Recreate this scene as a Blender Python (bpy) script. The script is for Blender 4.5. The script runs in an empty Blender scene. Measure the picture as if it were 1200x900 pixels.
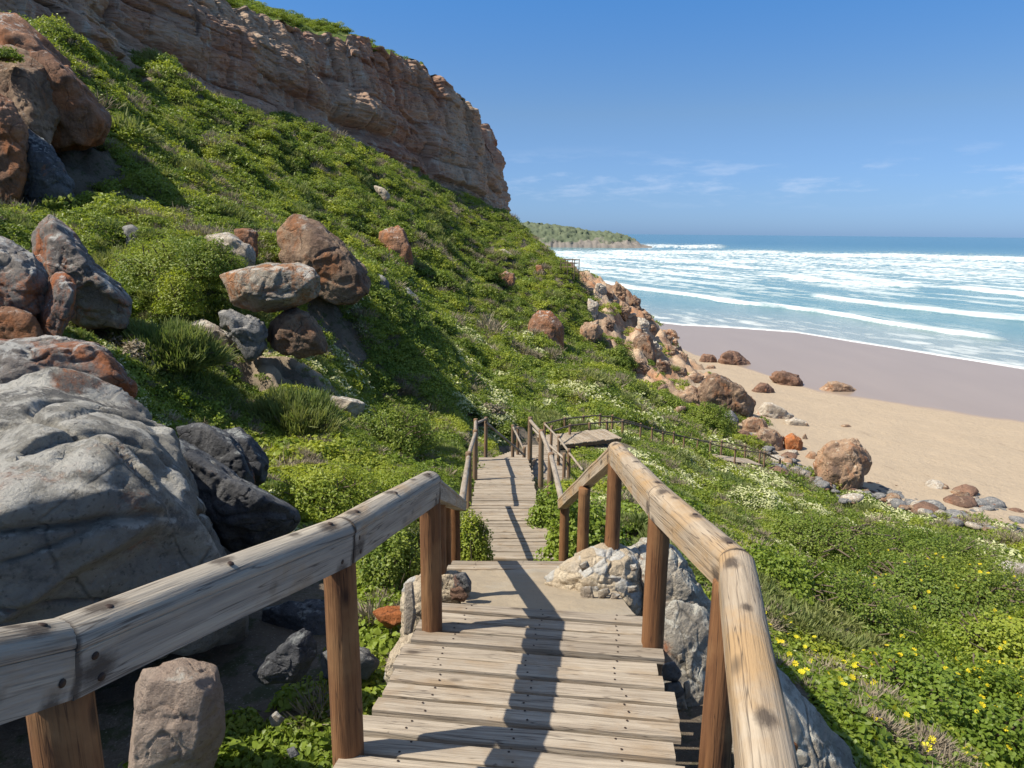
import bpy, bmesh, math, random
import numpy as np
from mathutils import Vector, Matrix, Quaternion
SC = bpy.context.scene
COL = SC.collection
H = 22.0                      # eye height above the sea
RNG = np.random.default_rng(7)
random.seed(7)

# ------------------------------------------------------------------ camera
F = 820.0
pitch = math.radians(12.2); roll = math.radians(0.5)
fwd = np.array([0, math.cos(pitch), -math.sin(pitch)])
right0 = np.array([1.0, 0, 0]); up0 = np.cross(right0, fwd)
rgt = right0*math.cos(roll) + up0*math.sin(roll)
upv = np.cross(rgt, fwd)
CAM = np.array([0, 0, H])
cd = bpy.data.cameras.new('camera'); cam = bpy.data.objects.new('camera', cd); COL.objects.link(cam)
cd.sensor_width = 36; cd.lens = 36*F/1200; cd.clip_start = 0.05; cd.clip_end = 60000
cam.matrix_world = Matrix(((rgt[0], upv[0], -fwd[0], 0), (rgt[1], upv[1], -fwd[1], 0), (rgt[2], upv[2], -fwd[2], H), (0, 0, 0, 1)))
SC.camera = cam
SC.render.resolution_x = 1024; SC.render.resolution_y = 768

# ------------------------------------------------------------------ light
SUN_EL = 52.5
ld = np.array([0.968, 0.25, 0]); ld /= np.linalg.norm(ld)
light_dir = Vector((ld[0]*math.cos(math.radians(SUN_EL)), ld[1]*math.cos(math.radians(SUN_EL)), -math.sin(math.radians(SUN_EL))))
sd = bpy.data.lights.new('sun', 'SUN'); sun = bpy.data.objects.new('sun', sd); COL.objects.link(sun)
sd.energy = 4.5; sd.angle = math.radians(0.53); sd.color = (1.0, 0.93, 0.80)
sun.rotation_mode = 'QUATERNION'; sun.rotation_quaternion = light_dir.to_track_quat('-Z', 'Y'); sun.location = (-30, -10, 60)
W = bpy.data.worlds.new('World'); SC.world = W; W.use_nodes = True
wn = W.node_tree; wn.nodes.clear()
wo = wn.nodes.new('ShaderNodeOutputWorld'); wb = wn.nodes.new('ShaderNodeBackground')
sky = wn.nodes.new('ShaderNodeTexSky'); sky.sky_type = 'NISHITA'; sky.sun_disc = False
sky.sun_elevation = math.radians(SUN_EL); sky.sun_rotation = math.atan2(-ld[0], -ld[1])
sky.altitude = 0; sky.air_density = 1.0; sky.dust_density = 0.35; sky.ozone_density = 3.0
wb.inputs['Strength'].default_value = 0.105
# clean sea air: keep the horizon blue, plus a few small thin clouds low over the sea
tcw = wn.nodes.new('ShaderNodeTexCoord'); sxw = wn.nodes.new('ShaderNodeSeparateXYZ'); wn.links.new(tcw.outputs['Generated'], sxw.inputs[0])
rw = wn.nodes.new('ShaderNodeValToRGB'); wn.links.new(sxw.outputs[2], rw.inputs[0]); crw = rw.color_ramp
for e_ in range(3): crw.elements.new(0.5)
for e_, (p_, c_) in zip(crw.elements, [(0.0, (0.285, 0.475, 0.97)), (0.05, (0.35, 0.50, 0.84)), (0.155, (0.46, 0.575, 0.73)), (0.30, (0.34, 0.66, 0.95)), (0.62, (1.25, 1.12, 0.98))]): e_.position = p_; e_.color = (*c_, 1)
mw = wn.nodes.new('ShaderNodeMix'); mw.data_type = 'RGBA'; mw.blend_type = 'MULTIPLY'; mw.inputs[0].default_value = 1.0
wn.links.new(sky.outputs[0], mw.inputs[6]); wn.links.new(rw.outputs[0], mw.inputs[7])
mpw = wn.nodes.new('ShaderNodeMapping'); mpw.inputs['Scale'].default_value = (7, 7, 34); mpw.inputs['Location'].default_value = (3.1, 0.4, 0.2); wn.links.new(tcw.outputs['Generated'], mpw.inputs[0])
nw = wn.nodes.new('ShaderNodeTexNoise'); nw.inputs['Scale'].default_value = 1.3; nw.inputs['Detail'].default_value = 8; nw.inputs['Roughness'].default_value = 0.62; wn.links.new(mpw.outputs[0], nw.inputs['Vector'])
cr2 = wn.nodes.new('ShaderNodeMapRange'); cr2.interpolation_type = 'SMOOTHSTEP'; cr2.inputs[1].default_value = 0.50; cr2.inputs[2].default_value = 0.68; wn.links.new(nw.outputs[0], cr2.inputs[0])
bd = wn.nodes.new('ShaderNodeValToRGB'); wn.links.new(sxw.outputs[2], bd.inputs[0]); bd.color_ramp.elements.new(0.5); bd.color_ramp.elements.new(0.5)
for e_, (p_, c_) in zip(bd.color_ramp.elements, [(0.03, 0), (0.055, 1), (0.075, 1), (0.115, 0)]): e_.position = p_; e_.color = (c_, c_, c_, 1)
ml = wn.nodes.new('ShaderNodeMath'); ml.operation = 'MULTIPLY'; wn.links.new(cr2.outputs[0], ml.inputs[0]); wn.links.new(bd.outputs[0], ml.inputs[1])
ml2 = wn.nodes.new('ShaderNodeMath'); ml2.operation = 'MULTIPLY'; wn.links.new(ml.outputs[0], ml2.inputs[0]); ml2.inputs[1].default_value = 0.33
mc = wn.nodes.new('ShaderNodeMix'); mc.data_type = 'RGBA'; wn.links.new(ml2.outputs[0], mc.inputs[0]); wn.links.new(mw.outputs[2], mc.inputs[6]); mc.inputs[7].default_value = (4.2, 4.9, 6.2, 1)
wn.links.new(mc.outputs[2], wb.inputs['Color']); wn.links.new(wb.outputs[0], wo.inputs['Surface'])
SC.view_settings.view_transform = 'Standard'; SC.view_settings.look = 'None'
SC.view_settings.exposure = 0.6; SC.view_settings.gamma = 1.0
SC.render.engine = 'CYCLES'
try:
    SC.cycles.max_bounces = 5; SC.cycles.diffuse_bounces = 3; SC.cycles.glossy_bounces = 2; SC.cycles.transmission_bounces = 2
except Exception: pass

# ------------------------------------------------------------------ surveying helpers
def U(px, py, d):
    """world point seen in image direction (px,py) of the survey photo at depth d metres"""
    return CAM + fwd*d + rgt*((px-600)/F*d) + upv*((450-py)/F*d)
def Vz(px, py, z):
    r = fwd + rgt*((px-600)/F) + upv*((450-py)/F)
    return CAM + r*((z-H)/r[2])
def PIX(P):
    q = P - CAM; d = q@fwd
    return 600+F*(q@rgt)/d, 450-F*(q@upv)/d, d

# ------------------------------------------------------------------ noise (numpy)
_perm = RNG.permutation(256); _perm = np.concatenate([_perm, _perm, _perm])
_g = RNG.normal(size=(256, 3)); _g /= np.linalg.norm(_g, axis=1)[:, None]
def perlin(P):
    P = np.asarray(P, dtype=np.float64); I = np.floor(P).astype(int); f = P-I; I &= 255
    u = f*f*f*(f*(f*6-15)+10)
    out = np.zeros(len(P))
    for dx in (0, 1):
        wx = u[:, 0] if dx else 1-u[:, 0]
        for dy in (0, 1):
            wy = u[:, 1] if dy else 1-u[:, 1]
            for dz in (0, 1):
                wz = u[:, 2] if dz else 1-u[:, 2]
                h = _perm[_perm[_perm[(I[:, 0]+dx) & 255]+((I[:, 1]+dy) & 255)]+((I[:, 2]+dz) & 255)]
                g = _g[h]
                out += wx*wy*wz*(g[:, 0]*(f[:, 0]-dx)+g[:, 1]*(f[:, 1]-dy)+g[:, 2]*(f[:, 2]-dz))
    return out*1.5
def fbm(P, o=4, lac=2.03, gain=0.5):
    s = 0; a = 1.0; P = np.array(P, dtype=float)
    for i in range(o): s = s + a*perlin(P+i*17.3); P = P*lac; a *= gain
    return s
def n2(x, y, s, o=3, seed=0.0):
    return fbm(np.stack([np.asarray(x)/s, np.asarray(y)/s, np.full(np.shape(x), seed)], 1), o)
def sstep(a, b, x):
    t = np.clip((x-a)/(b-a), 0, 1); return t*t*(3-2*t)

# ------------------------------------------------------------------ object helpers
def tag(o, label=None, cat=None, group=None, kind=None):
    if label: o['label'] = label
    if cat: o['category'] = cat
    if group: o['group'] = group
    if kind: o['kind'] = kind
    return o
def thing(name, label, cat, loc=(0, 0, 0), group=None, kind=None):
    o = bpy.data.objects.new(name, None); COL.objects.link(o); o.location = loc; o.empty_display_size = 0.2
    return tag(o, label, cat, group, kind)
def mesh_np(name, V, Fc, mat=None, smooth=True, attrs=None, matidx=None):
    me = bpy.data.meshes.new(name)
    V = np.asarray(V, dtype=np.float32)
    if isinstance(Fc, np.ndarray):
        n, k = Fc.shape
        me.vertices.add(len(V)); me.vertices.foreach_set('co', V.ravel())
        me.loops.add(n*k); me.loops.foreach_set('vertex_index', Fc.astype(np.int32).ravel())
        me.polygons.add(n); me.polygons.foreach_set('loop_start', np.arange(0, n*k, k, dtype=np.int32))
        me.polygons.foreach_set('loop_total', np.full(n, k, dtype=np.int32))
        me.update(calc_edges=True)
    else:
        me.from_pydata(V.tolist(), [], Fc); me.update()
    me.polygons.foreach_set('use_smooth', np.full(len(me.polygons), smooth, dtype=bool))
    if attrs:
        for k_, a in attrs.items():
            a = np.asarray(a, dtype=np.float32)
            if a.ndim == 1:
                at = me.attributes.new(k_, 'FLOAT', 'POINT'); at.data.foreach_set('value', a)
            else:
                at = me.attributes.new(k_, 'FLOAT_VECTOR', 'POINT'); at.data.foreach_set('vector', a.ravel())
    if mat:
        for m in (mat if isinstance(mat, (list, tuple)) else [mat]): me.materials.append(m)
    if matidx is not None: me.polygons.foreach_set('material_index', np.asarray(matidx, dtype=np.int32))
    return me
def add(name, me, parent=None, M=None, loc=None):
    o = bpy.data.objects.new(name, me); COL.objects.link(o)
    if parent is not None:
        o.parent = parent
    if M is not None: o.matrix_local = M
    elif loc is not None: o.location = loc
    return o
def placed(name, V, Fc, mat, parent=None, origin=None, **k):
    """mesh from world coordinates, its origin at `origin` (world)"""
    V = np.asarray(V, float)
    if origin is None: origin = np.array([V[:, 0].mean(), V[:, 1].mean(), V[:, 2].min()])
    o = add(name, mesh_np(name, V-origin, Fc, mat, **k), parent)
    off = np.array(origin) - (np.array(parent.location) if parent is not None else 0)
    o.location = off
    return o
def grid_faces(nu, nv, base=0):
    i = np.arange(nu-1)[:, None]; j = np.arange(nv-1)[None, :]
    a = (i*nv+j).ravel()+base
    return np.stack([a, a+nv, a+nv+1, a+1], 1)

# ------------------------------------------------------------------ material helpers
class NT:
    def __init__(s, name):
        s.m = bpy.data.materials.new(name); s.m.use_nodes = True; s.t = s.m.node_tree; s.t.nodes.clear()
        s.out = s.t.nodes.new('ShaderNodeOutputMaterial'); s.p = s.t.nodes.new('ShaderNodeBsdfPrincipled')
        s.t.links.new(s.p.outputs[0], s.out.inputs['Surface']); s.p.inputs['Roughness'].default_value = 0.85
        s.p.inputs['Specular IOR Level'].default_value = 0.25
    def n(s, typ, **k):
        nd = s.t.nodes.new(typ)
        for a, b in k.items(): setattr(nd, a, b)
        return nd
    def put(s, sock, v):
        if v is None: return
        if hasattr(v, 'is_output') or isinstance(v, bpy.types.NodeSocket): s.t.links.new(v, sock)
        elif isinstance(v, (tuple, list)) and len(v) == 3 and sock.type == 'RGBA': sock.default_value = (*v, 1)
        else: sock.default_value = v
    def coord(s, kind='Object', scale=(1, 1, 1), loc=None, rot=(0, 0, 0)):
        if kind == 'World': o = s.n('ShaderNodeNewGeometry').outputs['Position']
        else: o = s.n('ShaderNodeTexCoord').outputs[kind]
        mp = s.n('ShaderNodeMapping'); s.t.links.new(o, mp.inputs[0]); mp.inputs['Scale'].default_value = scale
        mp.inputs['Rotation'].default_value = rot
        if loc is not None: s.put(mp.inputs['Location'], loc)
        return mp.outputs[0]
    def noise(s, vec, scale, detail=5, rough=0.6, dist=0.0, out=0):
        nd = s.n('ShaderNodeTexNoise'); s.put(nd.inputs['Vector'], vec); nd.inputs['Scale'].default_value = scale
        nd.inputs['Detail'].default_value = detail; nd.inputs['Roughness'].default_value = rough; nd.inputs['Distortion'].default_value = dist
        return nd.outputs[out]
    def vor(s, vec, scale, feature='F1', out='Distance', rnd=1.0):
        nd = s.n('ShaderNodeTexVoronoi', feature=feature); s.put(nd.inputs['Vector'], vec); nd.inputs['Scale'].default_value = scale
        nd.inputs['Randomness'].default_value = rnd
        return nd.outputs[out]
    def ramp(s, v, stops, interp='LINEAR'):
        r = s.n('ShaderNodeValToRGB'); s.put(r.inputs[0], v); cr = r.color_ramp; cr.interpolation = interp
        while len(cr.elements) < len(stops): cr.elements.new(0.5)
        for e, (p, c) in zip(cr.elements, stops):
            e.position = p; e.color = (c, c, c, 1) if not isinstance(c, (tuple, list)) else (*c, 1)
        return r.outputs[0]
    def mix(s, f, a, b, mode='MIX'):
        m = s.n('ShaderNodeMix', data_type='RGBA', blend_type=mode)
        s.put(m.inputs[0], f); s.put(m.inputs[6], a); s.put(m.inputs[7], b); return m.outputs[2]
    def math(s, op, a, b=None, c=None, clamp=False):
        m = s.n('ShaderNodeMath', operation=op, use_clamp=clamp); s.put(m.inputs[0], a)
        if b is not None: s.put(m.inputs[1], b)
        if c is not None: s.put(m.inputs[2], c)
        return m.outputs[0]
    def attr(s, name, typ='GEOMETRY', out='Fac'):
        a = s.n('ShaderNodeAttribute', attribute_name=name, attribute_type=typ); return a.outputs[out]
    def rnd(s): return s.n('ShaderNodeObjectInfo').outputs['Random']
    def nz(s):
        g = s.n('ShaderNodeNewGeometry'); x = s.n('ShaderNodeSeparateXYZ'); s.t.links.new(g.outputs['Normal'], x.inputs[0]); return x.outputs[2]
    def bump(s, h, strength=0.5, dist=0.02, prev=None):
        b = s.n('ShaderNodeBump'); b.inputs['Strength'].default_value = strength; b.inputs['Distance'].default_value = dist
        s.put(b.inputs['Height'], h)
        if prev is not None: s.put(b.inputs['Normal'], prev)
        return b.outputs[0]
    def fin(s, col=None, rough=None, normal=None):
        if col is not None: s.put(s.p.inputs['Base Color'], col)
        if rough is not None: s.put(s.p.inputs['Roughness'], rough)
        if normal is not None: s.put(s.p.inputs['Normal'], normal)
        return s.m

def rock_mat(name, base, dark, pale, orange=0.3, lichen=0.4, sc=1.0, ocol=(0.42, 0.13, 0.035), veg=0.0, crack=0.6, streak=0.0):
    """weathered sandstone: pale lichen on upward faces, rusty orange patches"""
    base, dark, pale = (tuple(min(0.7, x*1.2) for x in base), tuple(x*1.25 for x in dark), tuple(min(0.7, x*1.15) for x in pale))
    s = NT(name)
    rr = s.rnd(); off = s.n('ShaderNodeCombineXYZ'); s.put(off.inputs[0], s.math('MULTIPLY', rr, 37.0)); s.put(off.inputs[1], s.math('MULTIPLY', rr, 91.0))
    v = s.coord('Object', (sc, sc, sc), off.outputs[0])
    big = s.noise(v, 0.9, 6, 0.62, 0.4)
    c = s.mix(s.ramp(big, [(0.34, 0.0), (0.62, 1.0)]), dark, base)
    fine = s.noise(v, 11, 7, 0.72)
    c = s.mix(s.ramp(fine, [(0.32, 0.85), (0.52, 0.0)]), c, s.mix(0.75, c, dark))
    bl = s.noise(s.coord('Object', (sc, sc, sc*1.3), s.mix(1.0, off.outputs[0], (3, 1, 7), 'ADD')), 1.9, 9, 0.72, 0.3)
    c = s.mix(s.ramp(bl, [(0.54, 0.0), (0.62, 0.7)]), c, tuple(x*0.85 for x in dark))
    # orange
    om = s.noise(s.coord('Object', (sc, sc, sc*0.8), s.mix(1.0, off.outputs[0], (5, 9, 2), 'ADD')), 1.1, 7, 0.66, 0.5)
    t = 0.66-0.3*orange
    om = s.math('ADD', om, s.math('MULTIPLY', s.math('SUBTRACT', s.noise(v, 16, 6, 0.75), 0.5), 0.35))
    omk = s.ramp(om, [(t, 0.0), (t+0.13, 1.0)])
    oc = s.mix(s.noise(v, 14, 4, 0.7), tuple(x*0.6 for x in ocol), tuple(x*1.3+0.02 for x in ocol))
    c = s.mix(s.math('MULTIPLY', omk, 0.85 if orange > 0 else 0.0), c, oc)
    # pale lichen on tops
    ln = s.noise(v, 3.1, 8, 0.7, 0.3)
    up = s.ramp(s.nz(), [(0.1, 0.0), (0.85, 1.0)])
    lm = s.math('ADD', ln, s.math('MULTIPLY', up, 0.16))
    tl = 0.76-0.28*lichen
    lm = s.ramp(lm, [(tl, 0.0), (tl+0.08, 1.0)])
    c = s.mix(s.math('MULTIPLY', lm, 0.85), c, pale)
    # dark speckle lichen
    sp = s.ramp(s.noise(v, 24, 3, 0.6), [(0.60, 0.0), (0.68, 1.0)])
    c = s.mix(s.math('MULTIPLY', sp, 0.55), c, tuple(x*0.55 for x in dark))
    if streak > 0:
        st = s.noise(s.coord('Object', (3*sc, 3*sc, 0.35*sc), off.outputs[0]), 1.6, 5, 0.6)
        c = s.mix(s.math('MULTIPLY', s.ramp(st, [(0.5, 0.0), (0.66, 1.0)]), streak), c, tuple(x*0.5 for x in dark))
    ck = s.vor(s.mix(0.12, v, s.noise(v, 3, 3, 0.6, out=1)), 1.3, 'DISTANCE_TO_EDGE')
    ckm = s.ramp(ck, [(0.0, 0.0), (0.018, 1.0)])
    crk = s.math('MULTIPLY', s.ramp(s.noise(v, 1.7, 2), [(0.45, 0.0), (0.55, 1.0)]), crack)
    c = s.mix(s.math('MULTIPLY', s.math('SUBTRACT', 1.0, ckm), crk), c, tuple(x*0.35 for x in dark))
    h = s.math('ADD', s.math('MULTIPLY', s.noise(v, 3.5, 12, 0.74), 1.3), s.math('MULTIPLY', fine, 0.45))
    h = s.math('SUBTRACT', h, s.math('MULTIPLY', s.math('MULTIPLY', s.math('SUBTRACT', 1.0, ckm), crk), 0.4))
    wv = s.mix(0.10, v, s.noise(v, 2.2, 5, 0.65, out=1))
    for fs_, fa_ in ((1.9, 1.3), (5.5, 0.45)):
        vn = s.n('ShaderNodeTexVoronoi', feature='F1'); s.put(vn.inputs['Vector'], wv); vn.inputs['Scale'].default_value = fs_
        df = s.n('ShaderNodeVectorMath', operation='SUBTRACT'); s.put(df.inputs[0], wv); s.put(df.inputs[1], vn.outputs['Position'])
        dc = s.n('ShaderNodeVectorMath', operation='SUBTRACT'); s.put(dc.inputs[0], vn.outputs['Color']); dc.inputs[1].default_value = (0.5, 0.5, 0.5)
        dt = s.n('ShaderNodeVectorMath', operation='DOT_PRODUCT'); s.put(dt.inputs[0], df.outputs[0]); s.put(dt.inputs[1], dc.outputs[0])
        h = s.math('ADD', h, s.math('MULTIPLY', dt.outputs['Value'], fa_*2.4))
    return s.fin(c, 0.88, s.bump(h, 1.0, 0.13/sc))

M = {}
M['hero'] = rock_mat('grey sandstone', (0.36, 0.335, 0.285), (0.125, 0.12, 0.112), (0.54, 0.515, 0.46), 0.24, 0.5, 1.0)
M['palegrey'] = rock_mat('pale grey sandstone', (0.50, 0.44, 0.35), (0.27, 0.24, 0.20), (0.62, 0.58, 0.50), 0.25, 0.6, 1.2)
M['greyor'] = rock_mat('grey rock with orange lichen', (0.27, 0.24, 0.21), (0.11, 0.10, 0.10), (0.46, 0.45, 0.42), 0.55, 0.45, 1.1)
M['orange'] = rock_mat('rusty orange rock', (0.33, 0.18, 0.11), (0.16, 0.09, 0.06), (0.44, 0.41, 0.37), 0.6, 0.30, 0.8, (0.38, 0.14, 0.05), streak=0.4)
M['balanced'] = rock_mat('cream grey rock with orange crest', (0.37, 0.325, 0.26), (0.20, 0.175, 0.145), (0.50, 0.47, 0.41), 0.75, 0.4, 1.0, (0.42, 0.17, 0.06), streak=0.3)
M['brown'] = rock_mat('brown sandstone', (0.34, 0.24, 0.16), (0.14, 0.09, 0.065), (0.42, 0.37, 0.31), 0.42, 0.22, 0.6, (0.36, 0.15, 0.06), streak=0.5)
M['dark'] = rock_mat('dark lichened rock', (0.12, 0.12, 0.125), (0.05, 0.052, 0.06), (0.30, 0.31, 0.30), 0.05, 0.33, 1.3)
M['cream'] = rock_mat('pale cream rock', (0.46, 0.40, 0.32), (0.27, 0.22, 0.17), (0.55, 0.52, 0.46), 0.22, 0.4, 1.5)
M['tan'] = rock_mat('tan beach rock', (0.42, 0.28, 0.18), (0.20, 0.13, 0.09), (0.52, 0.43, 0.32), 0.4, 0.28, 0.6, (0.42, 0.18, 0.08))
M['pink'] = rock_mat('pinkish split rock', (0.47, 0.37, 0.29), (0.30, 0.22, 0.17), (0.46, 0.43, 0.37), 0.1, 0.15, 1.6, crack=0.2)
M['rust'] = rock_mat('bright orange rock', (0.42, 0.17, 0.06), (0.22, 0.10, 0.05), (0.4, 0.36, 0.3), 0.8, 0.1, 2.0)
M['shore'] = rock_mat('blue grey shore stone', (0.23, 0.225, 0.22), (0.12, 0.12, 0.12), (0.36, 0.34, 0.31), 0.1, 0.35, 1.5)
M['wetrock'] = rock_mat('reddish wet rock', (0.26, 0.15, 0.10), (0.12, 0.075, 0.055), (0.34, 0.25, 0.18), 0.25, 0.12, 0.9, (0.30, 0.12, 0.06))

def rubble_mat():
    s = NT('cream mortar with rubble'); v = s.coord('Object')
    cell = s.vor(v, 9, 'F1', 'Color'); sx = s.n('ShaderNodeSeparateColor'); s.put(sx.inputs[0], cell)
    d = s.vor(v, 9, 'DISTANCE_TO_EDGE')
    c = s.mix(sx.outputs[0], (0.60, 0.51, 0.38), (0.46, 0.37, 0.26))
    c = s.mix(s.ramp(sx.outputs[1], [(0.75, 0.0), (0.8, 1.0)]), c, (0.5, 0.49, 0.46))
    c = s.mix(s.math('MULTIPLY', s.ramp(d, [(0.0, 1.0), (0.09, 0.0)]), s.ramp(s.noise(v, 4, 3), [(0.4, 0.0), (0.6, 0.7)])), c, (0.40, 0.31, 0.21))
    c = s.mix(s.ramp(s.noise(v, 30, 5, 0.7), [(0.35, 0.5), (0.6, 0.0)]), c, (0.3, 0.24, 0.17))
    h = s.math('ADD', s.math('MULTIPLY', s.ramp(d, [(0, 0), (0.15, 1)]), s.math('MULTIPLY', s.noise(v, 3, 2), 0.5)), s.math('MULTIPLY', s.noise(v, 14, 8, 0.7), 1.2))
    return s.fin(c, 0.92, s.bump(h, 0.9, 0.05))
M['rubble'] = rubble_mat()
def concrete_mat():
    s = NT('sandy concrete'); v = s.coord('Object')
    c = s.mix(s.noise(v, 2.2, 6, 0.65), (0.27, 0.215, 0.15), (0.40, 0.33, 0.24))
    c = s.mix(s.ramp(s.noise(v, 60, 3, 0.6), [(0.55, 0.0), (0.7, 0.6)]), c, (0.22, 0.19, 0.15))
    c = s.mix(s.ramp(s.noise(v, 1.1, 4, 0.6), [(0.5, 0.0), (0.65, 0.5)]), c, (0.33, 0.31, 0.27))
    return s.fin(c, 0.9, s.bump(s.noise(v, 25, 8, 0.7), 0.6, 0.012))
M['concrete'] = concrete_mat()

def wood_mat(name, a, b, warm, warmth=0.4, dark=(0.06, 0.045, 0.035), knots=0.35, attr=False, gsc=1.0, deck=False):
    s = NT(name)
    if attr: base = s.attr('gr', out='Vector')
    else: base = None
    rr = s.attr('rnd') if attr else s.rnd()
    off = s.n('ShaderNodeCombineXYZ'); s.put(off.inputs[0], s.math('MULTIPLY', rr, 31.0)); s.put(off.inputs[2], s.math('MULTIPLY', rr, 77.0))
    def co(scale):
        mp = s.n('ShaderNodeMapping'); s.put(mp.inputs[0], base if attr else s.n('ShaderNodeTexCoord').outputs['Object'])
        mp.inputs['Scale'].default_value = scale; s.put(mp.inputs['Location'], off.outputs[0]); return mp.outputs[0]
    g1 = s.noise(co((16*gsc, 16*gsc, 0.9)), 1.6, 7, 0.68, 0.35)
    g2 = s.noise(co((70*gsc, 70*gsc, 2.2)), 1.5, 4, 0.6, 0.1)
    blotch = s.noise(co((2.5, 2.5, 1.6)), 1.5, 5, 0.62, 0.3)
    c = s.mix(s.ramp(g1, [(0.3, 0.0), (0.7, 1.0)]), a, b)
    c = s.mix(s.math('MULTIPLY', s.ramp(blotch, [(0.62-0.3*warmth, 0.0), (0.80-0.3*warmth, 1.0)]), 0.85), c, s.mix(g1, warm, tuple(x*0.62 for x in warm)))
    c = s.mix(s.math('MULTIPLY', s.ramp(g2, [(0.30, 1.0), (0.46, 0.0)]), 0.55), c, dark)
    # long cracks
    ck = s.noise(co((9*gsc, 9*gsc, 0.35)), 2.2, 3, 0.5, 0.2)
    c = s.mix(s.ramp(s.math('ABSOLUTE', s.math('SUBTRACT', ck, 0.5)), [(0.0, 0.75), (0.012, 0.0)]), c, dark)
    if knots > 0:
        kv = s.vor(co((5.5, 5.5, 2.4)), 1.0, 'F1', 'Distance')
        km = s.ramp(kv, [(0.05, 1.0), (0.13+0.1*knots, 0.0)])
        c = s.mix(s.math('MULTIPLY', km, 0.85), c, dark)
    if attr:
        c = s.mix(s.math('MULTIPLY', s.ramp(rr, [(0.0, 1.0), (0.6, 0.0)]), 0.50), c, s.mix(0.6, c, dark))
        # wear along worn board edges and grime spots
        sp = s.noise(co((8, 8, 5)), 3, 3, 0.6)
        c = s.mix(s.ramp(sp, [(0.68, 0.0), (0.74, 0.6)]), c, dark)
    if not attr:
        sn = s.math('MULTIPLY', s.attr('stain'), s.math('ADD', 0.0, s.math('MULTIPLY', s.noise(co((34, 34, 14)), 1.0, 6, 0.75), 2.0)))
        c = s.mix(s.ramp(sn, [(0.28, 0.0), (0.75, 0.85)]), c, dark)
    h = s.math('ADD', g1, s.math('MULTIPLY', g2, 0.6))
    return s.fin(c, 0.78, s.bump(h, 0.8, 0.008))
M['rail'] = wood_mat('weathered rail timber', (0.22, 0.195, 0.165), (0.47, 0.41, 0.325), (0.40, 0.26, 0.13), 0.36)
M['railwarm'] = wood_mat('sunned rail timber', (0.28, 0.215, 0.15), (0.47, 0.385, 0.285), (0.47, 0.30, 0.145), 0.6)
M['post'] = wood_mat('creosoted brown post', (0.11, 0.048, 0.022), (0.26, 0.125, 0.052), (0.33, 0.18, 0.08), 0.42, (0.035, 0.018, 0.012), 0.1)
M['postgrey'] = wood_mat('weathered brown post', (0.15, 0.10, 0.065), (0.29, 0.195, 0.125), (0.30, 0.17, 0.08), 0.4, (0.05, 0.035, 0.025), 0.1)
M['pole'] = wood_mat('grey handrail pole', (0.24, 0.20, 0.16), (0.42, 0.36, 0.29), (0.32, 0.22, 0.13), 0.35, knots=0.1)
M['darkpole'] = wood_mat('dark handrail pole', (0.10, 0.075, 0.055), (0.21, 0.16, 0.12), (0.2, 0.12, 0.07), 0.3, knots=0.1)
M['deck'] = wood_mat('weathered deck boards', (0.25, 0.20, 0.15), (0.50, 0.425, 0.33), (0.38, 0.275, 0.175), 0.42, (0.065, 0.048, 0.036), 0.12, attr=True)
def plain(name, col, rough=0.8):
    s = NT(name); v = s.coord('Object')
    return s.fin(s.mix(s.noise(v, 8, 4, 0.6), col, tuple(x*0.6 for x in col)), rough)
M['iron'] = plain('rusted nail', (0.05, 0.03, 0.022), 0.6)
M['stem'] = plain('dry grey stems', (0.17, 0.13, 0.095), 0.9)

def leaf_mat(name, a, b, c3=None, inst=True, tr=0.45, rough=0.45):
    a, b = tuple(min(.8, x*1.15) for x in a), tuple(min(.8, x*1.15) for x in b)
    s = NT(name)
    r = s.attr('tint', 'INSTANCER') if inst else s.attr('tint')
    lf = s.attr('lr')
    col = s.mix(r, a, b)
    col = s.mix(s.math('MULTIPLY', lf, 0.55), col, s.mix(0.5, col, c3 or b))
    s.put(s.p.inputs['Base Color'], col); s.p.inputs['Roughness'].default_value = rough; s.p.inputs['Specular IOR Level'].default_value = 0.35
    tb = s.n('ShaderNodeBsdfTranslucent'); s.put(tb.inputs['Color'], s.mix(1.0, col, (1.0, 1.0, 0.6), 'MULTIPLY'))
    mx = s.n('ShaderNodeMixShader'); mx.inputs[0].default_value = tr
    s.t.links.new(s.p.outputs[0], mx.inputs[1]); s.t.links.new(tb.outputs[0], mx.inputs[2]); s.t.links.new(mx.outputs[0], s.out.inputs['Surface'])
    return s.m
LV = {}
for inst in (True, False):
    k = 'i' if inst else 'm'
    LV[k+'green'] = leaf_mat('green leaves '+k, (0.105, 0.175, 0.025), (0.27, 0.325, 0.05), (0.36, 0.38, 0.10), inst)
    LV[k+'heath'] = leaf_mat('heath needles '+k, (0.13, 0.19, 0.05), (0.25, 0.27, 0.09), (0.28, 0.25, 0.14), inst, 0.4, 0.7)
    LV[k+'dry'] = leaf_mat('dry twigs '+k, (0.19, 0.155, 0.11), (0.30, 0.25, 0.18), (0.24, 0.2, 0.15), inst, 0.1, 0.9)
    LV[k+'cream'] = leaf_mat('cream flowers '+k, (0.42, 0.44, 0.20), (0.56, 0.56, 0.33), (0.6, 0.6, 0.42), inst, 0.3, 0.8)
    LV[k+'yellow'] = leaf_mat('yellow petals '+k, (0.75, 0.55, 0.02), (0.8, 0.62, 0.03), (0.8, 0.6, 0.02), inst, 0.3, 0.8)
    LV[k+'lime'] = leaf_mat('yellow green leaves '+k, (0.20, 0.27, 0.035), (0.34, 0.38, 0.05), (0.38, 0.40, 0.07), inst)
    LV[k+'fleshy'] = leaf_mat('fleshy bright leaves '+k, (0.125, 0.195, 0.022), (0.24, 0.31, 0.04), (0.32, 0.37, 0.08), inst)

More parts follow.
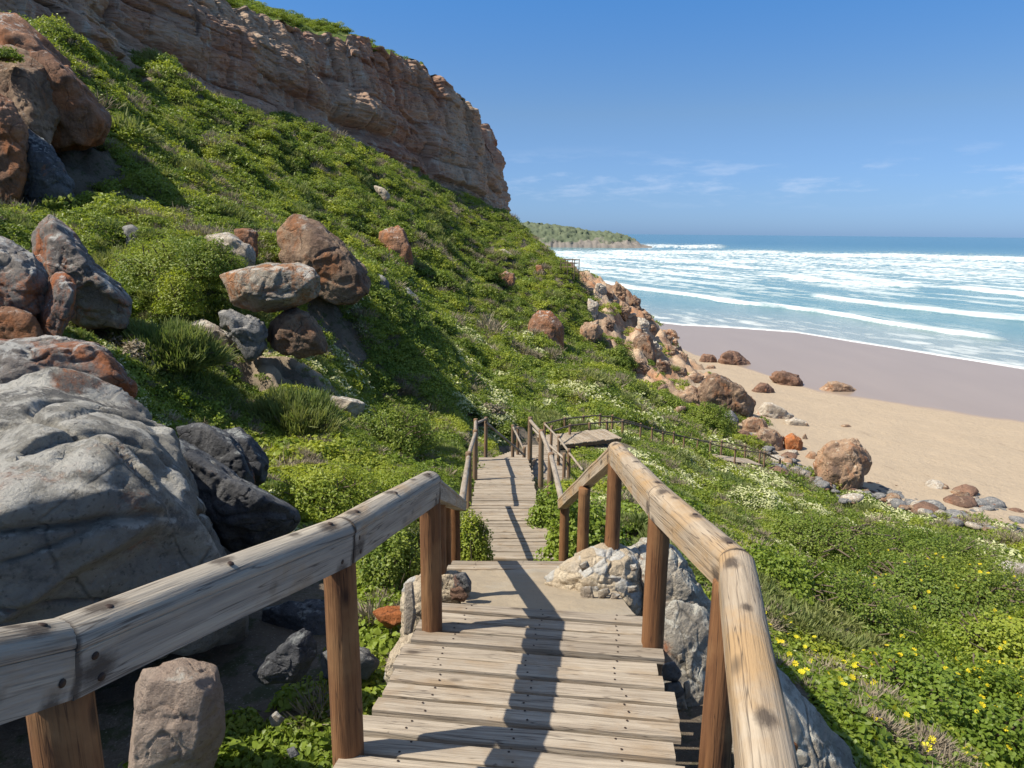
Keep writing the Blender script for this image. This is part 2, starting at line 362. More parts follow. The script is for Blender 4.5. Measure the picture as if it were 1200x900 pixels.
# ------------------------------------------------------------------ decks (centre lines in world coordinates)
def mid(a, b): return (np.array(a)+np.array(b))/2
nA, nB = U(600, 898, 2.87), U(635, 713, 4.52)
near_dir = (nB-nA)/np.linalg.norm(nB-nA)
near0 = nA - near_dir*3.2
DK = {}
DK['near'] = (near0, nB, 1.42)
DK['a'] = (U(597.5, 655, 10.45), U(594.5, 593, 13.5), 1.4)
DK['b'] = (U(592, 591.5, 14.65), U(589.5, 535.5, 20.1), 1.4)
DK['c'] = (U(647, 573, 20.3), U(631, 521.5, 27.6), 1.35)
zD = H-8.45
DK['d'] = (Vz(637, 516.5, zD), Vz(719, 507.5, zD), 1.5)
DK['e'] = (U(838, 535, 46.5), U(886, 541.5, 48.0), 1.5)
# flights between
DK['ab'] = (DK['a'][1], DK['b'][0]+np.array([0, 0, 0.0]), 1.4)
DK['land'] = (U(592, 716, 5.05), U(614, 664, 7.0), 1.5)
DK['la'] = (U(612, 660, 7.1), DK['a'][0], 1.4)
DK['bc'] = (DK['b'][1], DK['c'][1]+np.array([-0.5, -1.0, 0]), 1.3)
DK['de'] = (DK['d'][1], DK['e'][0], 1.5)

# ------------------------------------------------------------------ hill terrain
CP = [  # (px, py, depth) survey of the hillside
 (1000,900,4.3),(1200,900,5.2),(1200,800,9),(1200,740,14),(1200,700,20),(1200,660,30),(1200,632,42),
 (1000,780,7),(1000,700,12.5),(1000,650,21),(1000,620,30),(1010,590,46),(900,760,5.6),(900,690,8.5),(900,620,20),(900,575,36),(950,600,32),
 (800,660,8.5),(800,620,13),(800,565,26),(750,610,11),(750,545,24),(700,640,8.2),(700,560,19),(690,600,13),
 (350,560,12),(430,680,7),(300,850,4.5),(200,900,4.0),(0,900,4.3),(430,620,9.3),(470,590,11.5),(520,560,16),(200,500,14),(300,480,17),(120,430,13),
 (300,430,20),(200,380,21),(50,380,15),(160,300,25),(20,255,25),(100,240,29),(130,200,36),(0,235,26),
 (20,15,52),(83,50,60),(200,77,72),(333,140,88),(400,163,97),(483,195,110),(543,225,122),(593,248,133),
 (250,200,52),(180,130,58),(300,180,66),(400,300,46),(300,280,34),(470,350,34),(400,400,25),(500,300,74),(500,250,92),(400,230,70),(500,400,40),(450,480,25),
 (600,400,60),(600,470,36),(600,330,93),(560,270,108),(650,440,55),(700,470,46),(700,430,66),(750,470,58),(790,505,49),(850,550,43),
 (640,370,84),(650,300,118),(670,318,104),(735,365,105),(690,345,100),(700,380,98),(760,410,98),(600,520,22),(640,500,31),(720,500,37),(800,525,42),
 (345,408,18.6),(285,402,18.2),(428,346,26),(325,300,25.5),(300,308,23.5),(250,306,22.5),(95,368,15.6),(155,366,16),(60,398,12.8),(0,405,12.3),(60,240,32),(120,158,38),
 (780,462,79),(810,482,72),(850,507,66),(900,537,59),(935,550,56),(830,500,62),(960,585,45),(1060,605,44),(1130,618,43),
 (780,790,5.9),(830,760,6.6),(870,800,5.3),(700,590,12.5),(720,560,17),(930,568,47),(900,548,48),(740,442,78),(790,400,109),(800,418,107),(772,378,113),(748,353,113),(720,330,112),(770,410,103),(790,430,98),
]
pts = [U(*p) for p in CP]
for k in ('near', 'land', 'la', 'a', 'b', 'c', 'd', 'e'):
    a, b, w = DK[k]
    for t in (0.15, 0.85):
        q = a+(b-a)*t; pts.append(q+np.array([0, 0, -1.1 if k == 'near' else -0.35]))
# ground beyond what the survey sees
pts += [np.array(p, float) for p in [
 (12,-4,14.5),(-12,-4,24),(0,-6,21.0),(-25,8,31),(-48,38,40),(-10,165,24),(0,175,10),
 (12,160,3),(20,135,2.0),(26,120,0.2),(38,112,-1.5),(45,95,-1.5),(36,100,-0.5),(30,95,0.8),(38,70,0.3),(30,72,1.4),(24,80,2.2),(36,55,0.6),(42,45,0.6),(48,35,0.6),(60,20,0.5),(25,10,8.5),(30,-5,6),
 (60,60,-2),(70,100,-4),(30,150,-4),(10,190,-4),(0,200,-3)]]
for (px_, py_, d_) in ((20,15,52),(83,50,60),(200,77,72),(333,140,88),(400,163,97),(483,195,110),(543,225,122),(593,248,133)):
    q = U(px_, py_, d_); pts.append(q+np.array([-7.0, 4.0, 0.6])); pts.append(q+np.array([-22.0, 12.0, 1.0]))
pts = np.array(pts)
def tps_fit(P, z, lam=0.02):
    d = np.linalg.norm(P[:, None, :]-P[None, :, :], axis=2)
    K = np.where(d > 0, d*d*np.log(d+1e-12), 0)+lam*np.eye(len(P))*10
    A = np.c_[np.ones(len(P)), P]; n = len(P)
    S = np.zeros((n+3, n+3)); S[:n, :n] = K; S[:n, n:] = A; S[n:, :n] = A.T
    return np.linalg.solve(S, np.r_[z, 0, 0, 0])
# warp radially so that near ground keeps its detail
def warp(P):
    r = np.linalg.norm(P, axis=1)+1e-6; k = np.log1p(r/8.0)/r
    return P*k[:, None]
TPSW = tps_fit(warp(pts[:, :2]), pts[:, 2], 0.0004)
PW = warp(pts[:, :2])
_dbg = []
def hill_base(x, y):
    Q = warp(np.stack([x, y], 1)); out = np.empty(len(Q))
    for i in range(0, len(Q), 20000):
        q = Q[i:i+20000]; d2 = ((q[:, None, :]-PW[None, :, :])**2).sum(2)
        out[i:i+20000] = (0.5*d2*np.log(d2+1e-24))@TPSW[:-3] + TPSW[-3]+q@TPSW[-2:]
    return out
for _i in range(len(CP)):
    _p = U(*CP[_i]); _r = float(hill_base(np.array([_p[0]]), np.array([_p[1]]))[0]-_p[2])
    if abs(_r) > 0.5: print('resid', CP[_i], round(_r, 2))
def seg_info(x, y, a, b):
    ab = b[:2]-a[:2]; L2 = ab@ab; t = ((x-a[0])*ab[0]+(y-a[1])*ab[1])/L2; tc = np.clip(t, 0, 1)
    dx = x-(a[0]+ab[0]*tc); dy = y-(a[1]+ab[1]*tc)
    return np.hypot(dx, dy), a[2]+(b[2]-a[2])*tc, t
def poly_in(x, y, poly):
    ins = np.zeros(len(x), bool); n = len(poly); j = n-1
    for i in range(n):
        xi, yi = poly[i][:2]; xj, yj = poly[j][:2]
        c = ((yi > y) != (yj > y)) & (x < (xj-xi)*(y-yi)/(yj-yi+1e-12)+xi); ins ^= c; j = i
    return ins
def deck_dist(x, y):
    m = np.full(len(x), 99.0)
    for k, (a, b, w) in DK.items():
        if k == 'de': continue
        d, zc, t = seg_info(x, y, a, b); m = np.minimum(m, d-w/2)
    return m
SANDP = [U(240, 490, 17.0), U(300, 445, 18.8), U(385, 470, 18.5), U(400, 420, 21), U(330, 395, 21), U(230, 400, 20), U(190, 425, 17.5)]
SANDP = [p for p in SANDP]
def sandy(x, y):
    c = np.array([p[:2] for p in SANDP]); cx, cy = U(300, 430, 19.5)[:2]
    d = np.hypot((x-cx)/2.5, (y-cy)/1.7)
    return sstep(1.1, 0.7, d+0.6*n2(x, y, 0.9, 4, 4.0))
BANK = [U(690, 325, 100), U(672, 345, 101), U(690, 380, 99), U(720, 400, 96), U(760, 440, 90), U(800, 450, 92), U(830, 430, 100), U(810, 400, 112), U(760, 360, 116), U(715, 325, 116)]
bc = np.mean([p[:2] for p in BANK], axis=0)
def bankmask(x, y):
    # rocky nose: distance past a line from ridge to beach
    p0 = U(686, 322, 102)[:2]; p1 = U(735, 440, 83)[:2]; dv = (p1-p0)/np.linalg.norm(p1-p0); nrm = np.array([-dv[1], dv[0]])
    s = (x-p0[0])*nrm[0]+(y-p0[1])*nrm[1]
    if (bc-p0)@nrm < 0: s = -s
    along = (x-p0[0])*dv[0]+(y-p0[1])*dv[1]; la = np.linalg.norm(p1-p0)
    return sstep(-1.0, 2.0, s+2.5*n2(x, y, 6, 3, 9.0))*sstep(la+10, la+2, along+3*n2(x, y, 5, 3, 2.0))
def hill_z(x, y, detail=True):
    z = hill_base(x, y)
    r = np.hypot(x, y)
    dd = deck_dist(x, y)
    if detail:
        amp = sstep(0.2, 2.5, dd)*np.clip(0.04+0.0145*r+0.10*sstep(1.8, 4.0, x)*sstep(40, 10, r), 0, 1.2)*np.where(y < 60, 1, np.clip(1.3-(y-60)/60.0, 0.6, 1))*np.where(r > 22, sstep(0.5, 6.0, dd), 1)*sstep(0.5, 5, np.hypot(x-17, y-48))
        bm = bankmask(x, y)
        a = n2(x*0.8, y, 2.6, 3, 1.0); b = n2(x, y*0.8, 4.6, 3, 2.0)+0.6*n2(x*0.5, y, 9.0, 2, 32.0)
        mound = (0.30-np.abs(a))*2.0+b*1.25-0.85
        z = z+amp*mound*(1-bm)*(1-0.95*sandy(x, y))+0.07*sandy(x, y)*n2(x, y, 0.5, 4, 7.0)
        q = fbm(np.stack([x/3.0, y/3.0, z/3.0], 1), 5, gain=0.6)
        z = z+bm*(np.tanh(3*perlin(np.stack([x/4.0+y/9, y/5.0, z/2.5], 1)))*0.7+q*0.95+np.abs(fbm(np.stack([x/1.2, y/1.2, z/2], 1), 3))*0.5-0.3)
    for k, (a, b, w) in DK.items():
        d, zc, t = seg_info(x, y, a, b)
        clear = {'near': 0.55, 'land': 0.12, 'la': 0.75, 'de': 0.35}.get(k, 0.22)
        lim = zc-clear+np.maximum(0, d-w/2-0.1)*{'near': 0.6, 'd': 0.22, 'e': 0.12, 'c': 0.4, 'de': 0.3}.get(k, 0.75)
        inside = (t > -0.1) & (t < 1.1)
        z = np.where(inside & (d < w/2+(2.2 if k not in ('d', 'e', 'de') else 4.0)), np.minimum(z, lim), z)
    return z
def ray_ground(px, py, zf=None, dmin=1.5, dmax=170):
    ds = np.exp(np.linspace(math.log(dmin), math.log(dmax), 500))
    r = fwd+rgt*((px-600)/F)+upv*((450-py)/F)
    P = CAM+ds[:, None]*r
    g = ground_z(P[:, 0], P[:, 1])
    below = np.where(P[:, 2] < g)[0]
    return ds[below[0]] if len(below) else None

# shoreline in polar form about the origin
def polar(P): return math.atan2(P[0], P[1]), math.hypot(P[0], P[1])
def curve(pxs, z=0.0):
    a = np.array([polar(Vz(p[0], p[1], z)) for p in pxs]); a = a[a[:, 0].argsort()]; return a[:, 0], a[:, 1]
SH = curve([(745,372),(770,378),(800,381.5),(850,384),(933,390),(1000,401),(1100,417),(1200,433),(1290,450)])
WT = curve([(790,405),(815,416),(850,425),(883,434),(915,447),(960,459),(1010,467),(1100,481),(1200,497),(1290,513)], 0.6)
def rsh(th): return np.interp(th, SH[0], SH[1])
def rwt(th): return np.interp(th, WT[0], WT[1])
def beach_z(x, y):
    th = np.arctan2(x, y); r = np.hypot(x, y)
    s = rsh(th)-r; w = rsh(th)-rwt(th)
    z = np.where(s < 0, s*0.03, np.where(s < w, 0.62*(np.clip(s/w, 0, 1))**1.2, 0.62+(s-w)*0.042))
    z = z+np.where(s > w, 0.10*n2(x, y, 5.0, 3, 3.0)*sstep(0, 8, s-w), 0)
    return z
def ground_z(x, y): return np.maximum(hill_z(x, y, False), beach_z(x, y))

NT_, NR_ = 620, 640
th = np.linspace(math.radians(-62), math.radians(56), NT_)
rr = np.exp(np.linspace(math.log(1.0), math.log(230), NR_))
T, R = np.meshgrid(th, rr, indexing='ij'); X = (R*np.sin(T)).ravel(); Y = (R*np.cos(T)).ravel()
Z = hill_z(X, Y)
keep_sand = sandy(X, Y); bm_ = bankmask(X, Y)
# shore rubble band between plants and sand
lowm = sstep(4.2, 2.6, Z+0.5*n2(X, Y, 3, 3, 8.0))
def hill_material():
    s = NT('hillside soil, litter and rock'); w = s.coord('World')
    soil = s.mix(s.noise(w, 9, 8, 0.75), (0.10, 0.08, 0.058), (0.24, 0.19, 0.14))
    soil = s.mix(s.ramp(s.noise(w, 3, 6, 0.7), [(0.52, 0.0), (0.6, 0.7)]), soil, (0.05, 0.07, 0.02))
    soil = s.mix(s.ramp(s.vor(w, 28, 'F1', 'Distance'), [(0.16, 0.8), (0.22, 0.0)]), soil, s.mix(s.noise(w, 20, 2), (0.16, 0.13, 0.10), (0.38, 0.33, 0.27)))
    soil = s.mix(s.ramp(s.noise(w, 45, 4, 0.7), [(0.62, 0.0), (0.7, 0.7)]), soil, (0.27, 0.23, 0.18))
    sand = s.mix(s.noise(w, 3, 6, 0.7), (0.30, 0.225, 0.155), (0.46, 0.37, 0.265))
    c = s.mix(s.attr('sand'), soil, sand)
    rk = s.mix(s.ramp(s.noise(w, 0.35, 8, 0.7, 0.5), [(0.36, 0.0), (0.6, 1.0)]), (0.28, 0.15, 0.09), (0.55, 0.41, 0.28))
    rk = s.mix(s.ramp(s.noise(w, 0.22, 5, 0.6), [(0.52, 0.0), (0.62, 0.8)]), rk, (0.48, 0.23, 0.11))
    rk = s.mix(s.ramp(s.noise(w, 2.4, 7, 0.75), [(0.3, 0.8), (0.45, 0.0)]), rk, (0.16, 0.10, 0.07))
    c = s.mix(s.attr('bank'), c, rk)
    h = s.noise(w, 2.2, 10, 0.72)
    return s.fin(c, 0.95, s.bump(h, 0.8, 0.25))
me = mesh_np('hillside', np.stack([X, Y, Z], 1), grid_faces(NT_, NR_)[:, ::-1], hill_material(), attrs={'sand': np.clip(keep_sand+lowm, 0, 1), 'bank': bm_*(1-lowm*0.5)})
tag(add('hillside', me), kind='structure')

# ------------------------------------------------------------------ beach
tb = np.linspace(math.radians(-2), math.radians(52), 420); rb = np.linspace(30, 190, 420)
T, R = np.meshgrid(tb, rb, indexing='ij'); X = (R*np.sin(T)).ravel(); Y = (R*np.cos(T)).ravel()
Zb = beach_z(X, Y); Tf = T.ravel(); Rf = R.ravel()
wet = sstep(-1.2, 1.2, Rf-rwt(Tf)+1.5*n2(X, Y, 9, 3, 5.0))
def sand_material():
    s = NT('beach sand'); w = s.coord('World'); wt = s.attr('wet')
    dry = s.mix(s.noise(w, 0.35, 7, 0.7), (0.37, 0.29, 0.205), (0.455, 0.36, 0.255))
    dry = s.mix(s.ramp(s.noise(w, 2.6, 5, 0.7), [(0.52, 0.0), (0.75, 0.5)]), dry, (0.30, 0.225, 0.155))
    dry = s.mix(s.ramp(s.noise(s.coord('World', (0.5, 0.12, 1), rot=(0, 0, 0.45)), 1.0, 6, 0.75), [(0.60, 0.0), (0.68, 0.55)]), dry, (0.24, 0.18, 0.125))
    wc = s.mix(s.noise(s.coord('World', (0.35, 0.1, 1)), 0.5, 5, 0.6), (0.29, 0.22, 0.165), (0.35, 0.27, 0.205))
    c = s.mix(wt, dry, wc)
    ro = s.n('ShaderNodeMapRange'); s.put(ro.inputs[0], wt); ro.inputs[3].default_value = 0.95; ro.inputs[4].default_value = 0.30
    s.p.inputs['Specular IOR Level'].default_value = 0.32
    h = s.math('MULTIPLY', s.noise(w, 1.3, 8, 0.7), s.math('SUBTRACT', 1.0, s.math('MULTIPLY', wt, 0.93)))
    return s.fin(c, ro.outputs[0], s.bump(h, 0.9, 0.22))
tag(add('beach_sand', mesh_np('beach_sand', np.stack([X, Y, Zb], 1), grid_faces(420, 420)[:, ::-1], sand_material(), attrs={'wet': wet})), kind='structure')

# ------------------------------------------------------------------ sea
def line(pts_): return curve(pts_)
BRK = [  # (polyline, crest height, foam trail length m, strength)
 ([(690,331),(707,332.5),(740,338),(773,343),(840,352),(900,359),(967,368),(1033,379),(1100,389),(1187,399)], 0.9, 8, 1.0),
 ([(941,346),(985,351),(1033,358),(1133,369),(1200,374),(1260,380)], 0.9, 8, 1.0),
 ([(898,322.5),(967,330),(1030,334.5),(1090,338)], 1.2, 12, 0.95),
 ([(1105,336.5),(1150,341),(1200,347),(1260,352)], 1.2, 10, 1.0),
 ([(640,300),(745,302),(780,305),(840,309),(905,305.5)], 1.0, 22, 0.9),
 ([(905,299.5),(980,300.5),(1050,300),(1140,303),(1200,305),(1280,306)], 1.8, 30, 1.0),
 ([(700,296),(800,296),(870,296),(935,297)], 1.4, 25, 0.9),
 ([(735,288),(800,289.5),(860,289)], 1.6, 30, 0.9),
 ([(620,312),(690,313),(735,317),(765,319)], 1.0, 14, 0.85),
 ([(1000,318),(1100,321),(1200,323),(1280,325)], 0.8, 16, 0.6),
 ([(740,316.5),(770,318),(800,318.5)], 1.0, 8, 0.9),
 ([(960,307.5),(1060,310),(1200,312.5)], 0.7, 18, 0.75),
]
NTs, NRs = 900, 760
ts = np.linspace(math.radians(-4), math.radians(46), NTs)
inv = np.linspace(1/62.0, 1/34000.0, NRs); rs = 1/inv
T, R = np.meshgrid(ts, rs, indexing='ij'); Tf = T.ravel(); Rf = R.ravel(); X = Rf*np.sin(Tf); Y = Rf*np.cos(Tf)
# along-shore and off-shore axes
al = np.array([0.36, -0.93]); of = np.array([0.93, 0.36])
A_ = X*al[0]+Y*al[1]; O_ = X*of[0]+Y*of[1]
foam = np.zeros(len(X)); Zs = np.zeros(len(X))
wig = n2(A_, O_, 30, 3, 1.5); fine = n2(A_/3.0, O_, 3.2, 5, 2.5); fine2 = n2(A_, O_*1.5, 5.0, 4, 12.5); fine3 = n2(A_/6.0, O_, 9.0, 5, 31.5)
for pl, hgt, trail, st in BRK:
    a_, r_ = line(pl); rc = np.interp(Tf, a_, r_)
    px2m = rc*rc/(H*F)
    taper = sstep(a_[0]-0.004, a_[0]+0.03, Tf)*sstep(a_[-1]+0.004, a_[-1]-0.03, Tf)
    dr = (Rf-rc)+wig*px2m*1.2+fine2*px2m*0.5
    wd = px2m*1.4*(1+0.6*n2(A_, O_, 45, 2, hgt*7))
    crest = np.exp(-(np.maximum(dr, 0)/(wd*1.6))**2-(np.minimum(dr, 0)/(wd*0.8))**2)
    Zs += hgt*crest*taper
    body = sstep(-1.3, -0.8, dr/wd)*sstep(2.2, 0.6, dr/wd)
    lace = sstep(-1.2, 0.2, dr/wd)*np.exp(-np.maximum(dr, 0)/(trail*1.4+px2m*4.5))*np.clip(0.78+fine*1.2, 0, 1)
    foam = np.maximum(foam, taper*st*np.maximum(body*(0.80+0.5*fine), lace*0.72))
# general churned foam in the surf zone
py_depr = H/Rf*F*1.02     # pixels below the horizon
zone = sstep(12, 22, py_depr)*sstep(82, 62, py_depr)
zone2 = sstep(17, 22, py_depr)*sstep(62, 42, py_depr)
churn = np.clip(sstep(-0.15, 0.6, fine3+fine*0.5+fine2*0.3+0.25*zone2), 0, 1)*0.50+0.20*zone2*(0.8+1.5*fine2)+0.10*zone
foam = np.maximum(foam, zone*churn)
foam = np.maximum(foam, sstep(40, 20, py_depr)*sstep(17.5, 20.5, py_depr)*np.clip(0.45+fine3*0.8, 0, 0.85)*sstep(0.62, 0.2, Tf+0.1))
# swash
sw = Rf-rsh(Tf)
swash = sstep(-0.6, 0.3, sw+0.8*fine2)*sstep(4.5+2*wig, 1.0, sw)
foam = np.maximum(foam, 0.9*swash); 
near_l = sstep(60, 8, sw)
foam = np.maximum(foam, near_l*np.clip(0.25+fine*1.0+fine2*0.5, 0, 1)*0.65)
Zs += 0.05*fine2*np.clip(Rf/150, 0, 1)+0.02
# thin water sheet at the edge rides up the sand
Zs = np.where(sw < 0, -0.25+sw*0.02, Zs*sstep(0, 25, sw)+0.02)
shal = sstep(70, 5, sw)
def sea_material():
    s = NT('sea water and foam'); w = s.coord('World')
    deep = (0.012, 0.10, 0.15); teal = (0.14, 0.26, 0.27); shallow = (0.30, 0.33, 0.315)
    d = s.attr('zone'); c = s.mix(d, deep, teal)
    c = s.mix(s.math('MULTIPLY', s.attr('shal'), 0.92), c, shallow)
    st = s.noise(s.coord('World', (0.03, 0.008, 1), rot=(0, 0, 0.37)), 1.0, 6, 0.65)
    c = s.mix(s.math('MULTIPLY', s.ramp(st, [(0.4, 0.0), (0.65, 1.0)]), 0.35), c, s.mix(0.5, c, (0.10, 0.25, 0.28)))
    f = s.attr('foam')
    fr = s.noise(s.coord('World', (0.6, 0.25, 1), rot=(0, 0, 0.37)), 1.0, 6, 0.75)
    fm = s.ramp(s.math('ADD', f, s.math('MULTIPLY', s.math('SUBTRACT', fr, 0.5), 0.5)), [(0.12, 0.0), (0.95, 1.0)])
    c = s.mix(fm, c, (0.70, 0.73, 0.73))
    ro = s.math('ADD', 0.16, s.math('MULTIPLY', fm, 0.75))
    s.p.inputs['Specular IOR Level'].default_value = 0.22; s.p.inputs['IOR'].default_value = 1.33
    h = s.noise(s.coord('World', (0.7, 0.3, 1), rot=(0, 0, 0.37)), 1.0, 6, 0.65)
    return s.fin(c, ro, s.bump(h, 0.6, 0.5))
me = mesh_np('sea', np.stack([X, Y, Zs], 1), grid_faces(NTs, NRs), sea_material(), attrs={'foam': foam, 'zone': sstep(8, 22, py_depr), 'shal': shal})
tag(add('sea', me), kind='structure')

# ------------------------------------------------------------------ far headland
def headland():
    prof = [(560,262),(600,262),(618,262),(640,263.5),(665,267),(690,271.5),(705,272),(722,274),(735,279),(748,286),(770,289.6)]
    n, m = 160, 40; D0 = 1120.0
    V = []
    px = np.linspace(560, 772, n); tp = np.interp(px, [p[0] for p in prof], [p[1] for p in prof])
    for i in range(n):
        a = Vz(px[i], 289.9, 0.0); base = np.array([a[0], D0, 0])
        base[0] = (px[i]-600)/F*D0*1.0+0; 
        hh = max(0.5, (289.6-tp[i])*D0/F)
        for j in range(m):
            t = j/(m-1); y = D0+(t*2-0.1)*60
            prof_z = math.sin(math.pi*min(1, (t+0.02)*0.62+0.03))**0.85 if t < 0.9 else (1-t)*9.5
            V.append((base[0]*(y/D0), y+(-3 if j == 0 else 0), -4 if j == 0 else -1.5+hh*prof_z*1.05))
    V = np.array(V)
    q = fbm(V/np.array([11., 11., 9.]), 5, gain=0.65); env = np.clip(V[:, 2]/8, 0, 1)
    V[:, 2] += (q*3.6+1.2*fbm(V/np.array([4., 4., 4.]), 3))*env; V[:, 1] += fbm(V/np.array([9., 30., 6.])+7, 4)*6*env
    s = NT('far headland rock and scrub'); w = s.coord('World')
    veg = s.mix(s.noise(w, 0.06, 6, 0.65), (0.085, 0.115, 0.07), (0.15, 0.165, 0.10))
    rk = s.mix(s.noise(w, 0.11, 7, 0.7), (0.15, 0.135, 0.12), (0.31, 0.27, 0.23))
    x = s.n('ShaderNodeSeparateXYZ'); s.put(x.inputs[0], s.n('ShaderNodeNewGeometry').outputs['Position'])
    hm = s.math('ADD', s.math('MULTIPLY', x.outputs[2], 0.07), s.math('MULTIPLY', s.math('SUBTRACT', s.noise(w, 0.035, 5, 0.6), 0.5), 2.6))
    c = s.mix(s.ramp(hm, [(0.55, 0.0), (0.8, 1.0)]), rk, veg)
    o = add('headland', mesh_np('headland', V, grid_faces(n, m)[:, ::-1], s.fin(c, 1.0)))
    tag(o, kind='structure')
headland()

# ------------------------------------------------------------------ cliff
def interp_pts(P, n):
    P = np.array(P); seg = np.linalg.norm(np.diff(P, axis=0), axis=1); s = np.r_[0, np.cumsum(seg)]; t = np.linspace(0, s[-1], n)
    return np.stack([np.interp(t, s, P[:, k]) for k in range(3)], 1)
def cliff():
    lv = [  # per station: base, mid, top
     (U(-330,-40,38), U(-420,-200,42), U(-440,-280,40)),
     (U(-120,0,46), U(-190,-120,50), U(-210,-190,48)),
     (U(20,14,52), U(-30,-90,57), U(-60,-150,54)),
     (U(83,50,60), U(40,-45,65), U(12,-105,62)),
     (U(200,77,72), U(150,0,77), U(145,-42,74)),
     (U(333,140,88), U(290,60,93), U(283,4,90)),
     (U(400,163,97), U(362,95,101), U(350,30,97)),
     (U(440,180,103), U(415,112,107), U(396,45,103.5)),
     (U(483,195,110), U(468,125,113), U(443,54,110)),
     (U(520,213,117), U(515,142,119), U(483,73,117)),
     (U(543,225,122), U(545,155,124), U(510,89,121)),
     (U(568,236,128), U(568,172,129), U(543,109,127)),
     (U(586,244,132), U(584,190,132.5), U(563,128,131.5)),
     (U(594,248,137), U(590,198,137), U(572,143,137)),
     (U(588,250,146), U(580,200,146), U(562,150,146)),
     (U(560,250,160), U(550,200,160), U(530,160,160))]
    ns, nt = 860, 280
    B = interp_pts([l[0] for l in lv], ns); Mi = None
    # station parameter from base arc length
    bp = np.array([l[0] for l in lv]); seg = np.linalg.norm(np.diff(bp, axis=0), axis=1); s = np.r_[0, np.cumsum(seg)]; t = np.linspace(0, s[-1], ns)
    def it(k): P = np.array([l[k] for l in lv]); return np.stack([np.interp(t, s, P[:, c]) for c in range(3)], 1)
    B, Mi, Tp = it(0), it(1), it(2)
    wv_ = np.interp(np.arange(ns)/ns, [0, 0.6, 0.85, 1], [0.0, 0.0, 0.7, 1.0])[:, None]; Mi = Mi*wv_+(B+Tp)/2*(1-wv_)
    B = B-np.array([0, 0, 1.0])
    tang = np.gradient(Tp, axis=0); tang /= np.linalg.norm(tang, axis=1)[:, None]
    nrm = np.stack([tang[:, 1], -tang[:, 0], np.zeros(ns)], 1); nrm /= np.linalg.norm(nrm, axis=1)[:, None]
    tt = np.linspace(0, 1, nt)
    P = np.zeros((ns, nt, 3))
    for j, q in enumerate(tt):
        P[:, j] = B*((1-q)*(1-2*q))+Mi*(4*q*(1-q))+Tp*(q*(2*q-1))
    for j in range(8): P[:, j, 2] -= (8-j)*1.4
    # displacement: strata ledges + joints + buttresses
    Pf = P.reshape(-1, 3); N = np.repeat(nrm[:, None], nt, 1).reshape(-1, 3); S_ = np.repeat(t[:, None], nt, 1).ravel()
    bed = Pf[:, 2]+0.22*S_+1.2*fbm(Pf/18.0, 2)
    def steps(q, per, sd):
        n = perlin(np.stack([q/per, np.full(len(q), sd), S_/60.0], 1)); return n
    # fractured blocks: courses of unequal rock blocks at three sizes, stepped out from each other
    rgk = np.random.default_rng(21); R1 = rgk.uniform(-1, 1, (4096,)); 
    wx = 1.6*fbm(Pf/9.0, 3); wz = 0.9*fbm(Pf/7.0+33, 3)
    def blocks(hh, ww, amp, sd, soft):
        zz_ = bed/hh+0.45*np.sin(bed/hh*1.7+sd)+wz*0.5/max(hh, .8); row = np.floor(zz_).astype(int)
        sh = R1[(row*37+sd) % 4096]*ww*3; cw = ww*(1+0.45*R1[(row*91+sd+5) % 4096])
        uu = (S_+sh+wx*0.7)/cw+0.3*np.sin((S_+sh)/cw*1.3); col = np.floor(uu).astype(int)
        o_ = R1[(row*131+col*57+sd*7) % 4096]; fu = uu-col; fz = zz_-row
        e_ = np.minimum(np.minimum(fu, 1-fu)*cw, np.minimum(fz, 1-fz)*hh)
        return amp*(o_-0.55*np.exp(-(e_/soft)**2)+0.35*(R1[(row*11+col*3+sd) % 4096])*(fz-0.5))
    pill = np.tanh(2.5*perlin(np.stack([S_/8.0, Pf[:, 2]/45, np.full(len(S_), 8.)], 1)))*1.3
    butt = fbm(np.stack([S_/16, Pf[:, 2]/30, np.full(len(S_), 5.)], 1), 3)*2.2
    small = fbm(Pf/np.array([1.6, 1.6, 0.8]), 5, gain=0.62)*0.32
    edge = np.repeat(sstep(0, 0.06, tt)[None, :], ns, 0).ravel()
    disp = (blocks(5.5, 8.5, 0.95, 3, 0.4)+blocks(2.4, 3.6, 0.42, 17, 0.25)+blocks(0.9, 1.6, 0.13, 29, 0.14)+pill+butt+small+steps(bed, 5.0, 1.1)*0.9)*edge
    # deep bedding overhangs in the left half (dipping with the beds)
    ov = np.exp(-((bed-np.interp(S_, [0, 60, 200], [45, 52, 60]))/1.8)**2)*sstep(15, 40, S_)*sstep(100, 75, S_)*2.5
    disp = disp-ov
    Pf = Pf+N*disp[:, None]
    topj = np.repeat((tt[None, :] > 0.985), ns, 0).ravel()
    stp = np.round(t/5.0); jag = perlin(np.stack([t/2.3, np.zeros(ns), np.zeros(ns)], 1))*1.0+perlin(np.stack([stp*1.7, np.ones(ns), np.zeros(ns)], 1))*2.2
    Pf[:, 2] += np.repeat(jag[:, None], nt, 1).ravel()*np.repeat((tt**3)[None, :], ns, 0).ravel()
    s_ = NT('banded red brown cliff'); w = s_.coord('World', (1, 1, 1), rot=(0.0, 0.10, 0.0))
    band = s_.noise(s_.coord('World', (0.05, 0.05, 0.42), rot=(0.12, 0.12, 0)), 1.2, 9, 0.72, 1.2)
    c = s_.mix(s_.ramp(band, [(0.36, 0.0), (0.64, 1.0)]), (0.25, 0.115, 0.072), (0.46, 0.265, 0.17))
    big = s_.noise(w, 0.055, 5, 0.6, 0.3)
    c = s_.mix(s_.ramp(big, [(0.42, 0.0), (0.62, 0.85)]), c, s_.mix(band, (0.30, 0.21, 0.145), (0.56, 0.44, 0.31)))
    strk = s_.noise(s_.coord('World', (0.5, 0.5, 0.05)), 1.0, 6, 0.7)
